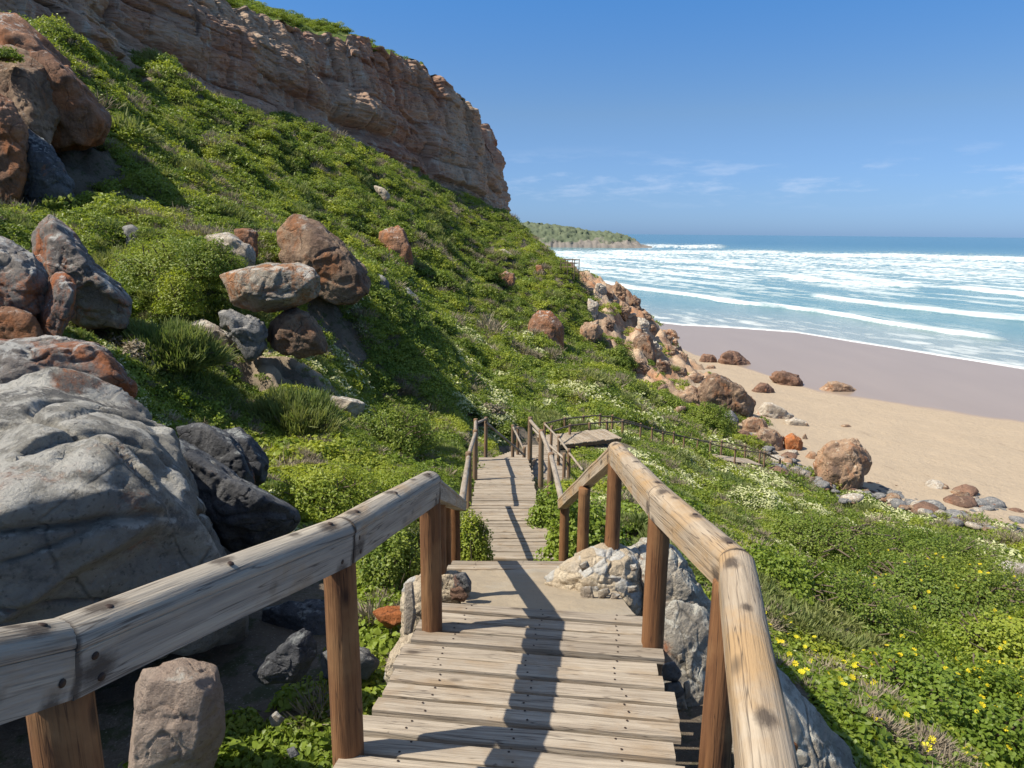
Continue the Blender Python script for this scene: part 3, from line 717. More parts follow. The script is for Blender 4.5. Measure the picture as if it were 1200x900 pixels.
    c = s_.mix(s_.ramp(strk, [(0.55, 0.0), (0.66, 0.85)]), c, (0.47, 0.40, 0.32))
    c = s_.mix(s_.ramp(s_.noise(s_.coord('World', (0.3, 0.3, 0.04)), 1.3, 5, 0.7), [(0.62, 0.0), (0.72, 0.7)]), c, (0.07, 0.05, 0.045))
    c = s_.mix(s_.ramp(s_.noise(w, 0.9, 7, 0.75), [(0.33, 0.7), (0.46, 0.0)]), c, (0.08, 0.05, 0.04))
    h = s_.math('ADD', s_.noise(s_.coord('World', (0.4, 0.4, 1.6)), 1.0, 9, 0.72), s_.math('MULTIPLY', s_.noise(w, 2.5, 6, 0.7), 0.4))
    m = s_.fin(c, 0.95, s_.bump(h, 0.8, 0.3))
    o = add('cliff', mesh_np('cliff', Pf, grid_faces(ns, nt), m)); tag(o, kind='structure')
    # plateau behind the rim
    G = Pf.reshape(ns, nt, 3)[:, -1]; nb = 60; Q = np.zeros((ns, nb, 3))
    inw = -nrm
    for j in range(nb):
        dd_ = (j/(nb-1))**1.4*70
        Q[:, j] = G+inw*dd_; rise = np.interp(np.arange(ns)/ns, [0, 0.45, 0.72, 0.85, 1], [0.32, 0.36, 0.24, 0.05, -0.1])
        Q[:, j, 2] = G[:, 2]-0.15*(j > 0)+dd_*rise*sstep(0, 8, np.full(ns, dd_))
    Qf = Q.reshape(-1, 3); jj = np.tile(np.arange(nb), ns)
    Qf[:, 2] += np.where(jj > 1, n2(Qf[:, 0], Qf[:, 1], 5, 4, 6.0)*0.9+0.2, 0)
    s2 = NT('hilltop scrub'); w2 = s2.coord('World')
    cc = s2.mix(s2.noise(w2, 0.5, 7, 0.7), (0.05, 0.09, 0.02), (0.17, 0.22, 0.05))
    cc = s2.mix(s2.ramp(s2.noise(w2, 0.3, 5, 0.6), [(0.58, 0.0), (0.66, 0.8)]), cc, (0.35, 0.24, 0.15))
    tag(add('hilltop', mesh_np('hilltop', Qf, grid_faces(ns, nb), s2.fin(cc, 0.95, s2.bump(s2.noise(w2, 1.6, 8, 0.7), 1.0, 0.8)))), kind='structure')
    return G, Q
RIM, PLAT = cliff()

# ------------------------------------------------------------------ rocks
_ico = {}
def ico(l):
    if l not in _ico:
        bm = bmesh.new(); bmesh.ops.create_icosphere(bm, subdivisions=l, radius=1.0)
        V = np.array([v.co[:] for v in bm.verts]); Fc = np.array([[v.index for v in f.verts] for f in bm.faces]); bm.free()
        V /= np.linalg.norm(V, axis=1)[:, None]; _ico[l] = (V, Fc)
    return _ico[l]
FOOT = []     # footprints kept clear of plants
def hull_planes(P):
    bm = bmesh.new()
    for p in P: bm.verts.new(p.tolist())
    bmesh.ops.convex_hull(bm, input=bm.verts); bm.normal_update()
    pl = {}
    for f in bm.faces:
        n = np.array(f.normal[:]); d = n@np.array(f.verts[0].co[:])
        if f.calc_area() < 1e-7: continue
        k = tuple(np.round(n, 2)); 
        if k not in pl: pl[k] = (n, d)
    bm.free(); return np.array([v[0] for v in pl.values()]), np.array([v[1] for v in pl.values()])
def rock_from_points(name, P, mat, level=5, rough=0.05, seed=0, sharp=26, parent=None, foot=True, strata=0.0):
    P = np.asarray(P, float); C0 = P.mean(0)
    N, D = hull_planes(P-C0); ok = D > 1e-4; N, D = N[ok], D[ok]
    # chisel it: extra flat fracture faces slightly inside the hull
    rgp = np.random.default_rng(int(seed)*3+11); nc_ = 26 if level >= 7 else 13
    cn = rgp.normal(size=(nc_, 3)); cn /= np.linalg.norm(cn, axis=1)[:, None]; sup = ((P-C0)@cn.T).max(0)
    N = np.vstack([N, cn]); D = np.r_[D, sup*rgp.uniform(0.84 if level < 7 else 0.88, 0.97, nc_)]
    s = np.where((N@np.ones(3)) == 0, 1, 1)
    V, Fc = ico(level)
    sharp = sharp*4
    # stretch sampling directions by the extents so long rocks stay evenly meshed
    ext = (P.max(0)-P.min(0))/2; dirs = V*ext; dirs /= np.linalg.norm(dirs, axis=1)[:, None]
    q = np.maximum(dirs@N.T/D[None, :], 1e-9)
    qm = q.max(1, keepdims=True)
    r = 1/(qm[:, 0]*((q/qm)**sharp).sum(1)**(1/sharp))
    W_ = dirs*r[:, None]; size = float(np.mean(ext))
    so = np.array([seed*3.71, seed*1.93, seed*7.7])
    d = fbm(W_/(size*0.8)+so, 7, gain=0.58)
    rdg = 0.5-np.abs(perlin(W_/(size*0.55)+so+4))*2-0.5*np.abs(perlin(W_/(size*0.24)+so+14))*2
    wv = W_+size*0.25*np.stack([perlin(W_/(size*0.6)+so+k_*11) for k_ in range(3)], 1)
    # broken facets: nearest of a set of random cells, each with its own offset plane
    NC_ = 60 if level >= 7 else 30
    rgc = np.random.default_rng(int(seed)+5); cc_ = rgc.uniform(-1, 1, (NC_, 3))*ext; ds_ = ((wv[:, None, :]-cc_[None])**2).sum(2); ki = np.argsort(ds_, 1)[:, :2]
    d1 = np.sqrt(ds_[np.arange(len(ki)), ki[:, 0]]); d2 = np.sqrt(ds_[np.arange(len(ki)), ki[:, 1]]); offc = rgc.uniform(-1, 1, NC_)[ki[:, 0]]
    tl_ = rgc.normal(size=(NC_, 3))[ki[:, 0]]; tilt = ((wv-cc_[ki[:, 0]])*tl_).sum(1)/size
    eg = np.clip((d2-d1)/(size*0.05), 0, 1)
    cr = -np.exp(-(np.abs(perlin(wv/(size*0.8)+so+9))/0.022)**2)*0.9-np.exp(-(np.abs(perlin(wv*np.array([0.6, 0.6, 1.5])/(size*0.4)+so+29))/0.03)**2)*0.45+0.35*np.tanh(5*perlin(wv*np.array([0.4, 0.4, 1.6])/(size*0.45)+so+50))
    disp = (0.22*fbm(W_/(size*0.10)+so, 5, gain=0.6)+d*0.6+0.3*rdg+cr+(0.8*offc+0.9*np.clip(tilt, -1, 1))*eg-0.5*(1-eg))*rough*size
    if strata > 0:
        disp += strata*size*perlin(np.stack([W_@np.array([0.1, 0.2, 0.95])/(size*0.12), np.full(len(W_), seed*1.3), np.zeros(len(W_))], 1))
    W_ = W_+dirs*disp[:, None]+C0
    o = placed(name, W_, Fc, mat, parent, smooth=True)
    if foot: FOOT.append((C0[0], C0[1], ext[0], ext[1]))
    return o
def rock(outline, depth, mat, label=None, level=5, rough=0.06, thick=0.9, seed=None, parent=None, name='rock', cat='rock', group=None, base=None, lean=0.0, strata=0.0, foot=True, sharp=26):
    """rock with a traced outline at a real distance; depth None = stand it on the ground at its foot"""
    if seed is None: seed = abs(hash((outline[0], outline[1]))) % 97
    rg = np.random.default_rng(int(abs(outline[0][0]*7+outline[0][1]*13+len(outline))))
    O = np.array(outline, float)
    wpx = O[:, 0].max()-O[:, 0].min(); hpx = O[:, 1].max()-O[:, 1].min()
    sunk = depth is None or (depth > 11 and parent is None and 'balanced boulder with' not in (label or ''))
    if depth is None:
        bx, by = (O[:, 0].mean(), O[:, 1].max()-hpx*0.12) if base is None else base
        g = ray_ground(bx, by); depth = (g if g else 60); depth = depth*(1+0.25*wpx/F)
    Tk = thick*math.sqrt(wpx*hpx)*depth/F if wpx > hpx else thick*wpx*depth/F
    P = []
    c = O.mean(0)
    for p in O: P.append(U(p[0], p[1], depth+lean*(c[1]-p[1])/hpx*Tk+rg.uniform(-0.06, 0.06)*Tk))
    kf = rg.uniform(0.5, 0.72); sh = rg.uniform(-0.12, 0.12, 2)*np.array([wpx, hpx])
    for p in O[::1]:
        kk = kf+rg.uniform(-0.12, 0.12); q = c+(p-c)*kk+sh; P.append(U(q[0], q[1], depth-Tk/2*rg.uniform(0.8, 1.05)))
    for p in O[::2]:
        q = c+(p-c)*0.7; P.append(U(q[0], q[1], depth+Tk/2))
    ks_ = 1.0 if base is not None or hpx*depth/F < 0.9 or depth > 40 else 0.4
    if sunk:
        hm = hpx*depth/F
        for p in O:
            if p[1] > c[1]+0.15*hpx:
                q = c+(p-c)*0.92
                for dd_ in (-0.35, 0.35): P.append(U(q[0], q[1], depth+dd_*Tk)-np.array([0, 0, (0.3*hm+0.25)*ks_]))
    o = rock_from_points(name, P, mat, level, rough, seed, parent=parent, strata=strata, foot=foot, sharp=sharp)
    if parent is None: tag(o, label, cat, group)
    return o

# hero boulder beside the steps
hero = [U(-260,520,4.6),U(-120,470,4.9),U(0,441,5.2),U(62,430,5.7),U(108,441,6.0),U(183,474,6.1),U(237,574,5.6),U(257,592,4.75),U(270,645,4.7),
        U(308,715,4.85),U(308,772,5.0),U(205,778,4.5),U(60,790,4.2),U(-200,820,4.0),U(135,540,4.3),U(0,620,3.75),U(120,612,3.95),U(-250,640,3.3),U(205,566,4.5),
        U(-200,560,9.0),U(80,480,9.0),U(200,560,8.0),U(290,720,6.6),U(0,700,8),U(-300,700,8)]
o = rock_from_points('boulder', hero, M['hero'], 7, 0.040, 3, sharp=60)
tag(o, 'huge pale grey boulder at the left edge, right behind the near handrail', 'boulder')
R_ = rock
R_([(-40,405),(0,398),(60,392),(110,401),(132,415),(166,455),(165,475),(60,470),(-40,470)], 7.4, M['greyor'], 'flat topped rock with orange side and pale lichen, just above the huge grey boulder', 6, 0.07, 1.2)
R_([(205,500),(232,491),(268,507),(290,535),(300,565),(280,590),(225,560)], 8.6, M['dark'], 'dark rounded rock behind the right shoulder of the huge grey boulder', 6, 0.05, 0.9)
R_([(255,505),(280,500),(303,518),(317,548),(312,570),(290,575),(262,545)], 9.4, M['dark'], 'smaller grey rock tucked behind the dark rounded rock, near the low bush', 5, 0.05, 0.9)
R_([(185,505),(215,515),(240,537),(290,562),(335,588),(358,603),(345,628),(270,650),(225,600)], 7.0, M['dark'], 'dark lichened slab sloping down from the huge grey boulder towards the handrail', 6, 0.06, 0.7)
R_([(150,905),(158,800),(166,782),(216,768),(226,782),(256,778),(261,800),(266,860),(246,920),(150,940)], 3.75, M['pink'], 'pinkish split block standing in the shade under the left handrail', 6, 0.03, 0.9, sharp=60)
R_([(293,792),(330,753),(357,735),(369,742),(374,772),(350,800),(310,805)], 4.5, M['dark'], 'pointed dark slab with pale lichen spots, left of the second handrail post', 6, 0.05, 0.7)
R_([(303,713),(340,703),(395,704),(424,722),(420,760),(370,765),(310,750)], 5.9, M['dark'], 'long low dark rock behind the second handrail post', 5, 0.06, 0.8)
R_([(374,765),(408,754),(432,762),(448,778),(430,796),(380,795)], 4.9, M['shore'], 'flat grey stone on the bare soil between the post and the deck', 5, 0.05, 0.7)
R_([(434,717),(455,708),(482,711),(476,728),(458,737),(440,728)], 5.6, M['rust'], 'bright orange stone beside the mortared rubble', 5, 0.04, 0.8)
R_([(314,840),(324,833),(334,842),(330,851),(318,852)], 3.9, M['cream'], 'small whitish stone on the shaded soil', 4, 0.05, 0.9, name='stone', cat='stone')
R_([(335,878),(345,874),(352,884),(340,889)], 3.6, M['shore'], 'little grey stone half buried at the foot of the shaded soil', 4, 0.05, 0.9, name='stone', cat='stone')
# left middle distance
R_([(-30,270),(0,273),(45,298),(64,328),(44,364),(0,356),(-30,350)], 12.5, M['greyor'], 'orange and grey boulder cut by the left edge, below the tall grey pointed rock', 6, 0.06, 0.9)
R_([(44,360),(60,322),(74,312),(92,330),(88,365),(62,396),(40,390)], 12.3, M['greyor'], 'upright grey slab leaning on the orange and grey boulder at the left edge', 6, 0.05, 0.9)
R_([(-30,352),(0,350),(38,366),(52,392),(20,406),(-30,410)], 12.0, M['orange'], 'rusty brown block under the orange and grey boulder at the left edge', 5, 0.06, 0.9)
R_([(30,270),(58,250),(78,262),(96,278),(130,322),(158,352),(150,370),(95,366),(60,340),(38,300)], 15.0, M['greyor'], 'tall pointed grey rock with a whitish crest, left of the dense bushes', 6, 0.07, 0.8, strata=0.02)
R_([(-30,12),(0,14),(22,17),(55,47),(90,86),(120,115),(130,134),(122,150),(62,160),(30,130),(-30,110)], 36, M['orange'], 'great overhanging brown boulder with a grey sloping top, high at the upper left', 6, 0.05, 0.8)
R_([(-30,50),(0,52),(30,55),(62,76),(72,112),(64,150),(52,163),(25,165),(-30,150)], 33.5, M['brown'], 'brown weathered boulder in front of the overhanging one at the upper left', 6, 0.06, 0.8)
R_([(-30,96),(0,98),(12,108),(30,145),(36,180),(20,228),(-30,232)], 30, M['orange'], 'orange boulder with a white top at the left edge, beneath the brown weathered one', 6, 0.06, 0.8)
R_([(28,148),(52,158),(74,192),(93,236),(62,240),(22,228),(14,192)], 31, M['dark'], 'grey streaked leaning rock right of the orange white topped boulder', 6, 0.07, 0.7, strata=0.02)
R_([(254,322),(288,311),(350,307),(372,313),(383,328),(379,348),(352,361),(296,367),(272,355)], 18.2, M['balanced'], 'balanced boulder with orange lichen top, resting on two smaller rocks', 6, 0.05, 0.8, sharp=40)
R_([(252,362),(275,364),(303,374),(315,384),(310,398),(290,402),(262,385)], 17.9, M['shore'], 'knobbly grey rock under the left end of the balanced boulder', 5, 0.09, 0.8)
R_([(312,385),(322,366),(345,358),(366,366),(378,388),(384,404),(350,412),(315,402)], 18.3, M['brown'], 'dark brown rock under the right end of the balanced boulder', 5, 0.07, 0.8)
R_([(322,272),(345,250),(378,262),(408,288),(424,310),(434,332),(430,345),(395,346),(345,322),(328,300)], 25, M['brown'], 'large brown boulder with a cracked pale crest, behind the balanced one', 6, 0.05, 0.8)
R_([(236,276),(268,272),(298,288),(300,302),(290,310),(262,306)], 22.5, M['cream'], 'pale flat rock among bushes, left of the large brown boulder', 5, 0.06, 1.0)
R_([(274,267),(290,265),(302,272),(302,288),(288,286),(276,280)], 23.2, M['orange'], 'small reddish block on top of the pale flat rock', 5, 0.05, 0.9)
R_([(218,378),(240,372),(268,390),(276,402),(262,404),(240,392)], 18.4, M['cream'], 'thin sandy ledge of stone beside the dark heath bush', 5, 0.05, 0.8)
R_([(365,470),(388,463),(415,466),(430,474),(420,482),(375,480)], None, M['cream'], 'pale flat stone poking out of the bushes above the steps', 5, 0.05, 0.9)
R_([(142,265),(155,262),(166,270),(160,278),(146,274)], None, M['shore'], 'small grey stone on the grassy bench above the tall pointed rock', 4, 0.05, 0.9)
R_([(442,272),(455,270),(470,263),(480,280),(484,300),(470,306),(450,300)], None, M['orange'], 'reddish square rock half way up the green slope', 5, 0.06, 0.8)
R_([(463,337),(476,335),(488,345),(495,358),(490,366),(470,360)], None, M['shore'], 'grey pitted rock below the large brown boulder', 5, 0.07, 0.8)
R_([(434,327),(445,321),(455,328),(457,340),(440,342)], None, M['shore'], 'light grey rock wedged right of the large brown boulder', 5, 0.07, 0.8)
R_([(617,372),(628,364),(645,364),(661,378),(662,395),(650,408),(628,402),(616,390)], None, M['orange'], 'bright orange boulder standing in scrub half way down the slope', 5, 0.05, 0.8)
R_([(582,322),(592,318),(602,321),(603,335),(594,338),(584,330)], None, M['orange'], 'small orange rock under a bush on the upper slope', 5, 0.06, 0.8)
R_([(584,292),(592,292),(601,299),(598,305),(588,301)], None, M['cream'], 'whitish small rock high on the slope', 4, 0.06, 0.8)
R_([(437,217),(447,219),(457,227),(452,230),(441,225)], None, M['cream'], 'pale streak of rock below the cliff foot', 4, 0.06, 0.8)
R_([(627,311),(635,310),(638,318),(630,319)], None, M['orange'], 'tiny reddish rock on the ridge below the lookout', 4, 0.06, 0.8)
R_([(1143,672),(1165,660),(1200,657),(1230,664),(1235,680),(1190,684),(1148,684)], None, M['cream'], 'pale grey rock breaking the green cover at the right edge', 5, 0.05, 0.9)
# beach boulders
R_([(953,541),(958,528),(975,517),(993,509),(1004,513),(1008,527),(1020,538),(1012,556),(1001,573),(985,571),(962,555)], None, M['tan'], 'lone angular orange boulder at the foot of the slope, right of the fence end', 6, 0.06, 0.85, base=(985,570), sharp=40)
R_([(812,464),(818,446),(838,438),(853,441),(873,455),(886,470),(880,484),(860,490),(830,480)], None, M['brown'], 'big layered brown boulder in the middle of the rock pile', 6, 0.07, 0.8, base=(850,492))
R_([(790,462),(810,452),(822,458),(826,478),(806,480),(792,474)], None, M['tan'], 'orange shelf rock adjoining the big layered boulder', 5, 0.08, 0.8)
R_([(847,490),(850,481),(858,480),(866,492),(864,503),(850,502)], None, M['shore'], 'rounded grey boulder behind the dense round bush', 5, 0.03, 0.9)
R_([(742,396),(752,388),(762,391),(771,410),(768,423),(752,423),(744,412)], None, M['brown'], 'upright brown and grey boulder at the foot of the rocky bank', 5, 0.05, 0.8)
R_([(841,424),(843,418),(855,410),(868,413),(876,422),(881,428),(862,430),(845,428)], None, M['wetrock'], 'pyramid shaped reddish rock at the edge of the wet sand', 5, 0.07, 0.9)
R_([(819,424),(822,415),(835,415),(841,421),(840,427),(822,427)], None, M['wetrock'], 'rounded brown rock touching the pyramid shaped one', 5, 0.08, 0.9)
R_([(825,432),(830,427),(838,428),(840,434),(828,434)], None, M['tan'], 'small pitted rock in front of the rounded brown one', 4, 0.08, 0.9)
R_([(900,441),(903,434),(918,434),(935,440),(945,453),(938,456),(916,448)], None, M['wetrock'], 'long reddish rock lying on the wet sand line', 5, 0.07, 0.7)
R_([(958,457),(968,448),(980,446),(997,452),(1008,458),(985,461),(962,460)], None, M['tan'], 'flat tan rock furthest right on the wet sand', 5, 0.07, 0.9)
R_([(880,457),(888,449),(900,449),(909,458),(900,463),(886,461)], None, M['wetrock'], 'oval brown rock on dry sand beside the big layered boulder', 5, 0.06, 0.9)
R_([(788,433),(793,429),(804,431),(807,437),(800,440),(788,437)], None, M['brown'], 'brown rounded rock at the toe of the rocky bank', 5, 0.06, 0.9)
R_([(803,440),(815,436),(827,440),(818,446),(806,445)], None, M['tan'], 'low yellowish rock between the bank toe and the layered boulder', 4, 0.07, 0.9)
R_([(885,478),(893,471),(903,472),(908,482),(925,484),(931,488),(920,493),(900,490),(886,486)], None, M['cream'], 'long whitish rock on the sand right of the layered boulder', 5, 0.08, 0.9)
R_([(918,493),(930,489),(945,493),(950,500),(935,501),(922,498)], None, M['cream'], 'flat cream rock furthest right in the rock pile', 5, 0.06, 0.9)
R_([(868,494),(880,488),(895,490),(902,498),(900,510),(880,510),(869,503)], None, M['tan'], 'pink and grey slab near the shore end of the rock pile', 5, 0.07, 0.9)
R_([(880,512),(893,500),(908,503),(918,512),(920,528),(905,528),(885,522)], None, M['tan'], 'jumbled tan rock with a tuft of plants, above the fence', 5, 0.08, 0.9)
R_([(918,512),(928,507),(942,516),(941,527),(928,531),(920,524)], None, M['rust'], 'bright orange rounded rock at the right of the rock pile', 5, 0.05, 0.9)
R_([(940,512),(944,508),(947,515),(942,517)], None, M['brown'], 'small brown stub of rock next to the orange rounded one', 4, 0.05, 0.9)
R_([(942,536),(950,528),(958,531),(956,540),(946,540)], None, M['tan'], 'tan broken rock leaning by the lone angular boulder', 4, 0.05, 0.9)
R_([(772,446),(780,443),(790,448),(784,455),(774,454)], None, M['tan'], 'small orange stone by the bush line left of the rock pile', 4, 0.06, 0.9)
R_([(770,455),(778,448),(784,456),(782,466),(772,466)], None, M['brown'], 'small brown rock with plants on its left side', 4, 0.06, 0.9)
R_([(985,498),(995,497),(999,501),(990,502)], None, M['tan'], 'thin flat stone alone on the dry sand', 4, 0.05, 0.9)
R_([(1118,580),(1124,575),(1136,577),(1139,588),(1130,593),(1121,590)], None, M['brown'], 'brown upright rock in the sandy bank at the right', 4, 0.06, 0.9)
# rocky bank (nose) boulders
bank = [((722,330),(735,340),(731,352),(716,345)),((742,345),(752,350),(750,362),(738,360)),((756,362),(765,372),(754,378),(744,370)),
        ((690,348),(702,356),(698,372),(686,366)),((680,380),(700,376),(706,392),(690,404),(678,398)),((700,400),(716,396),(720,410),(704,412)),
        ((770,385),(790,386),(796,394),(780,398),(768,392)),((748,370),(762,378),(758,390),(744,384)),((730,425),(752,421),(764,432),(745,440),(728,434)),
        ((770,420),(786,424),(784,436),(768,434)),((726,352),(740,360),(734,370),(722,364)),((700,330),(712,336),(706,348),(696,342)),
        ((780,402),(794,406),(790,416),(776,414)),((710,372),(722,376),(718,388),(706,384)),((795,410),(806,415),(804,424),(792,422)),((757,402),(770,398),(778,408),(766,416))]
for i, q in enumerate(bank):
    g = ray_ground((q[0][0]+q[2][0])/2, max(p[1] for p in q)-2)
    if g is None: continue
    oo = R_(list(q), g+0.8, [M['tan'], M['brown'], M['tan'], M['cream']][i % 4], 'jagged tan outcrop block on the rocky bank above the beach', 5, 0.11, 1.0, group='outcrop blocks of the rocky bank')

# weathered stumps along the seaward crest of the bank
for i in range(26):
    rgb = np.random.default_rng(100+i); t = i/25; px = 702+t*100+rgb.normal()*3; py = np.interp(px, [700,720,745,770,790,803], [328,345,362,380,398,416])+rgb.uniform(-1, 12)
    g = ray_ground(px, py+3)
    if g is None or g > 140: g = 110-t*5
    w_, h_ = rgb.uniform(8, 16), rgb.uniform(6, 9); an = np.sort(rgb.uniform(0, 6.28, 8)); rad = rgb.uniform(0.55, 1.0, 8)
    O_l = [(float(px+math.cos(a)*w_/2*q), float(py-math.sin(a)*h_/2*q)) for a, q in zip(an, rad)]
    R_(O_l, g+0.5, [M['tan'], M['cream'], M['brown'], M['tan']][i % 4], 'weathered stump of tan rock on the seaward crest of the rocky bank', 5, 0.08, 1.1, group='rock stumps on the bank crest')
# shore stones: a prototype set copied along the foot of the slope
def shore_stones():
    rg = np.random.default_rng(5); protos = []
    for i in range(6):
        V, Fc = ico(3); sc_ = np.array([1, rg.uniform(0.6, 1), rg.uniform(0.35, 0.6)])
        q = np.floor(V*1.6+rg.uniform(0, 1, 3)); W_ = V*(1+0.18*fbm(V*1.3+i*5, 3)[:, None]+0.08*perlin(q+i)[:, None])*sc_
        protos.append(mesh_np('stone', W_, Fc, [M['shore'], M['tan'], M['shore'], M['cream'], M['shore'], M['wetrock']][i]))
    names = ['blue grey stone in the pebble line below the green slope', 'tan stone in the pebble line below the green slope', 'blue grey stone in the pebble line below the green slope',
             'whitish stone in the pebble line below the green slope', 'blue grey stone in the pebble line below the green slope', 'brown stone in the pebble line below the green slope']
    zones = [((905,548),(1200,630),7,70,0.27),((1120,587),(1200,612),5,14,0.5),((868,508),(935,545),9,24,0.4),((1010,562),(1200,632),8,60,0.2),((1000,572),(1130,612),6,30,0.38),((935,545),(1000,590),9,20,0.3),((1085,566),(1190,600),4,20,0.3),((770,470),(830,490),8,20,0.35),((850,520),(950,560),7,22,0.3),((775,450),(800,470),6,12,0.3)]
    k = 0
    for (a, b, sp, n, sz) in zones:
        for i in range(n):
            t = rg.uniform(); px = a[0]+(b[0]-a[0])*t; py = a[1]+(b[1]-a[1])*t+rg.normal()*sp*0.5
            d = ray_ground(px, py)
            if d is None: continue
            p = U(px, py, d); j = int(rg.integers(0, 6)); s_ = sz*math.exp(rg.normal()*0.5)
            o = bpy.data.objects.new('stone', protos[j]); COL.objects.link(o); o.location = (p[0], p[1], p[2]+s_*0.12)
            o.rotation_euler = (rg.normal()*0.2, rg.normal()*0.2, rg.uniform(0, 6.3)); o.scale = (s_, s_, s_)
            nm_ = names[j]
            if sz >= 0.38 or sp == 9: pass
            tag(o, nm_, 'stone', ['grey stones of the pebble line', 'tan stones of the pebble line', 'grey stones of the pebble line', 'whitish stones of the pebble line', 'grey stones of the pebble line', 'brown stones of the pebble line'][j])
            k += 1
shore_stones()

# ------------------------------------------------------------------ the rocks around the landing
R_([(728,640),(748,630),(775,629),(800,650),(822,682),(840,722),(838,760),(812,792),(775,810),(745,770),(735,700)], 6.1, M['palegrey'], 'large smooth grey rock with orange stains on the right of the landing', 7, 0.05, 0.7)
R_([(742,738),(795,690),(838,725),(856,790),(846,850),(800,850),(762,800)], 5.25, M['palegrey'], 'lower pale grey rock filling the gap between the near deck and the right handrail posts', 6, 0.05, 0.6)
R_([(845,800),(905,772),(940,838),(985,868),(1012,905),(1020,960),(860,960)], 4.3, M['palegrey'], 'grey slab with orange lichen at the bottom right, below the handrail', 6, 0.05, 0.8)
R_([(905,868),(918,862),(936,872),(934,884),(914,886)], 3.55, M['rust'], 'orange stone lying on the grey slab at the bottom right', 4, 0.05, 0.8, name='stone', cat='stone')
rw = thing('rubble_wall', 'cream mortared rubble footing between the landing and the smooth grey rock', 'rubble wall', tuple(U(690, 715, 5.6)))
def child_rock(outline, depth, mat, parent, name, level=4, rough=0.07, thick=0.9):
    return R_(outline, depth, mat, None, level, rough, thick, parent=parent, name=name, foot=False)
child_rock([(636,676),(655,660),(700,640),(738,636),(756,650),(760,700),(755,740),(700,745),(665,725),(648,700)], 5.95, M['rubble'], rw, 'mortar', 6, 0.06, 0.6)
for q in [((680,688),(692,686),(697,700),(690,709),(680,706)), ((700,692),(713,688),(716,694),(706,704),(701,702)), ((717,694),(728,696),(722,706),(712,704)), ((735,687),(747,686),(748,694),(736,695)),
          ((678,662),(688,656),(692,664),(682,670)), ((738,662),(746,660),(748,668),(740,670))]:
    child_rock(list(q), 5.42, M['cream'], rw, 'stone', 4, 0.06, 0.7)
def slab_np(P8):
    Fc = [(0, 1, 2, 3), (7, 6, 5, 4), (0, 4, 5, 1), (1, 5, 6, 2), (2, 6, 7, 3), (3, 7, 4, 0)]; return np.array(P8), Fc
ft = rock_from_points('post_footing', [U(683,676,5.7),U(747,678,5.7),U(752,648,5.95),U(700,640,6.3),U(745,640,6.4),U(690,655,6.1),U(690,690,5.9),U(745,690,5.9),U(720,690,6.4)], M['rubble'], 5, 0.04, 8, parent=rw, foot=False, sharp=50)
lw = thing('rubble_wall', 'whitish mortared stone kerb along the left side of the near deck', 'rubble wall', tuple(U(480, 760, 4.6)))
child_rock([(470,690),(476,680),(500,668),(510,690),(508,715),(488,745),(470,770),(468,800),(470,740)], 5.0, M['rubble'], lw, 'mortar', 6, 0.05, 0.8)
child_rock([(450,795),(455,768),(470,745),(490,738),(500,750),(490,780),(470,805),(458,812)], 4.35, M['rubble'], lw, 'mortar', 6, 0.06, 0.7)
child_rock([(512,672),(530,667),(550,672),(552,700),(540,712),(505,716),(500,690)], 5.5, M['rubble'], lw, 'mortar', 6, 0.06, 0.9)
child_rock([(531,674),(545,669),(553,680),(552,695),(538,698),(531,688)], 5.25, M['shore'], lw, 'stone', 5, 0.05, 0.9)
child_rock([(527,690),(540,687),(549,698),(544,706),(528,703)], 5.15, M['wetrock'], lw, 'stone', 5, 0.05, 0.9)
child_rock([(474,684),(484,679),(488,720),(482,750),(473,745)], 4.75, M['cream'], lw, 'stone', 5, 0.04, 0.9)
child_rock([(468,760),(484,752),(486,768),(474,778)], 4.25, M['cream'], lw, 'stone', 4, 0.05, 0.9)
sm = [((776,778),(790,774),(800,790),(794,800),(776,798)), ((778,800),(796,798),(803,810),(796,820),(778,818)), ((793,768),(800,765),(803,776),(796,778)), ((786,822),(803,818),(806,832),(790,836)), ((800,800),(808,796),(810,816),(803,820))]
for i, q in enumerate(sm):
    R_(list(q), 4.6, [M['shore'], M['shore'], M['cream'], M['cream'], M['cream']][i], 'broken stone in the gap between the right deck post and the smooth grey rock', 4, 0.04, 1.0, name='stone', cat='stone', group='broken stones beside the right post')

# concrete landing
def landing():
    P = [U(540,722,4.85), U(745,722,4.85), U(700,664,6.95), U(541,664,6.95)]
    n, m = 50, 60; G = np.zeros((n, m, 3))
    for i in range(n):
        for j in range(m):
            u, v = i/(n-1), j/(m-1); G[i, j] = (P[0]*(1-u)+P[1]*u)*(1-v)+(P[3]*(1-u)+P[2]*u)*v
    Gf = G.reshape(-1, 3); Gf[:, 2] += 0.02*n2(Gf[:, 0], Gf[:, 1], 0.5, 4, 2.0)
    top = Gf; bot = Gf-np.array([0, 0, 0.5])
    Fc = list(map(tuple, grid_faces(n, m)[:, ::-1])); N_ = n*m
    Fc += [tuple(x+N_ for x in f[::-1]) for f in Fc]
    idx = np.arange(N_).reshape(n, m); loop = list(idx[:, 0])+list(idx[-1, 1:])+list(idx[::-1, -1][1:])+list(idx[0, ::-1][1:-1])
    for a, b in zip(loop, loop[1:]+loop[:1]): Fc.append((b, a, a+N_, b+N_))
    o = placed('concrete_landing', np.vstack([top, bot]), Fc, M['concrete'], smooth=False)
    tag(o, 'sandy concrete landing between the near deck and the middle flight', 'concrete landing')
landing()

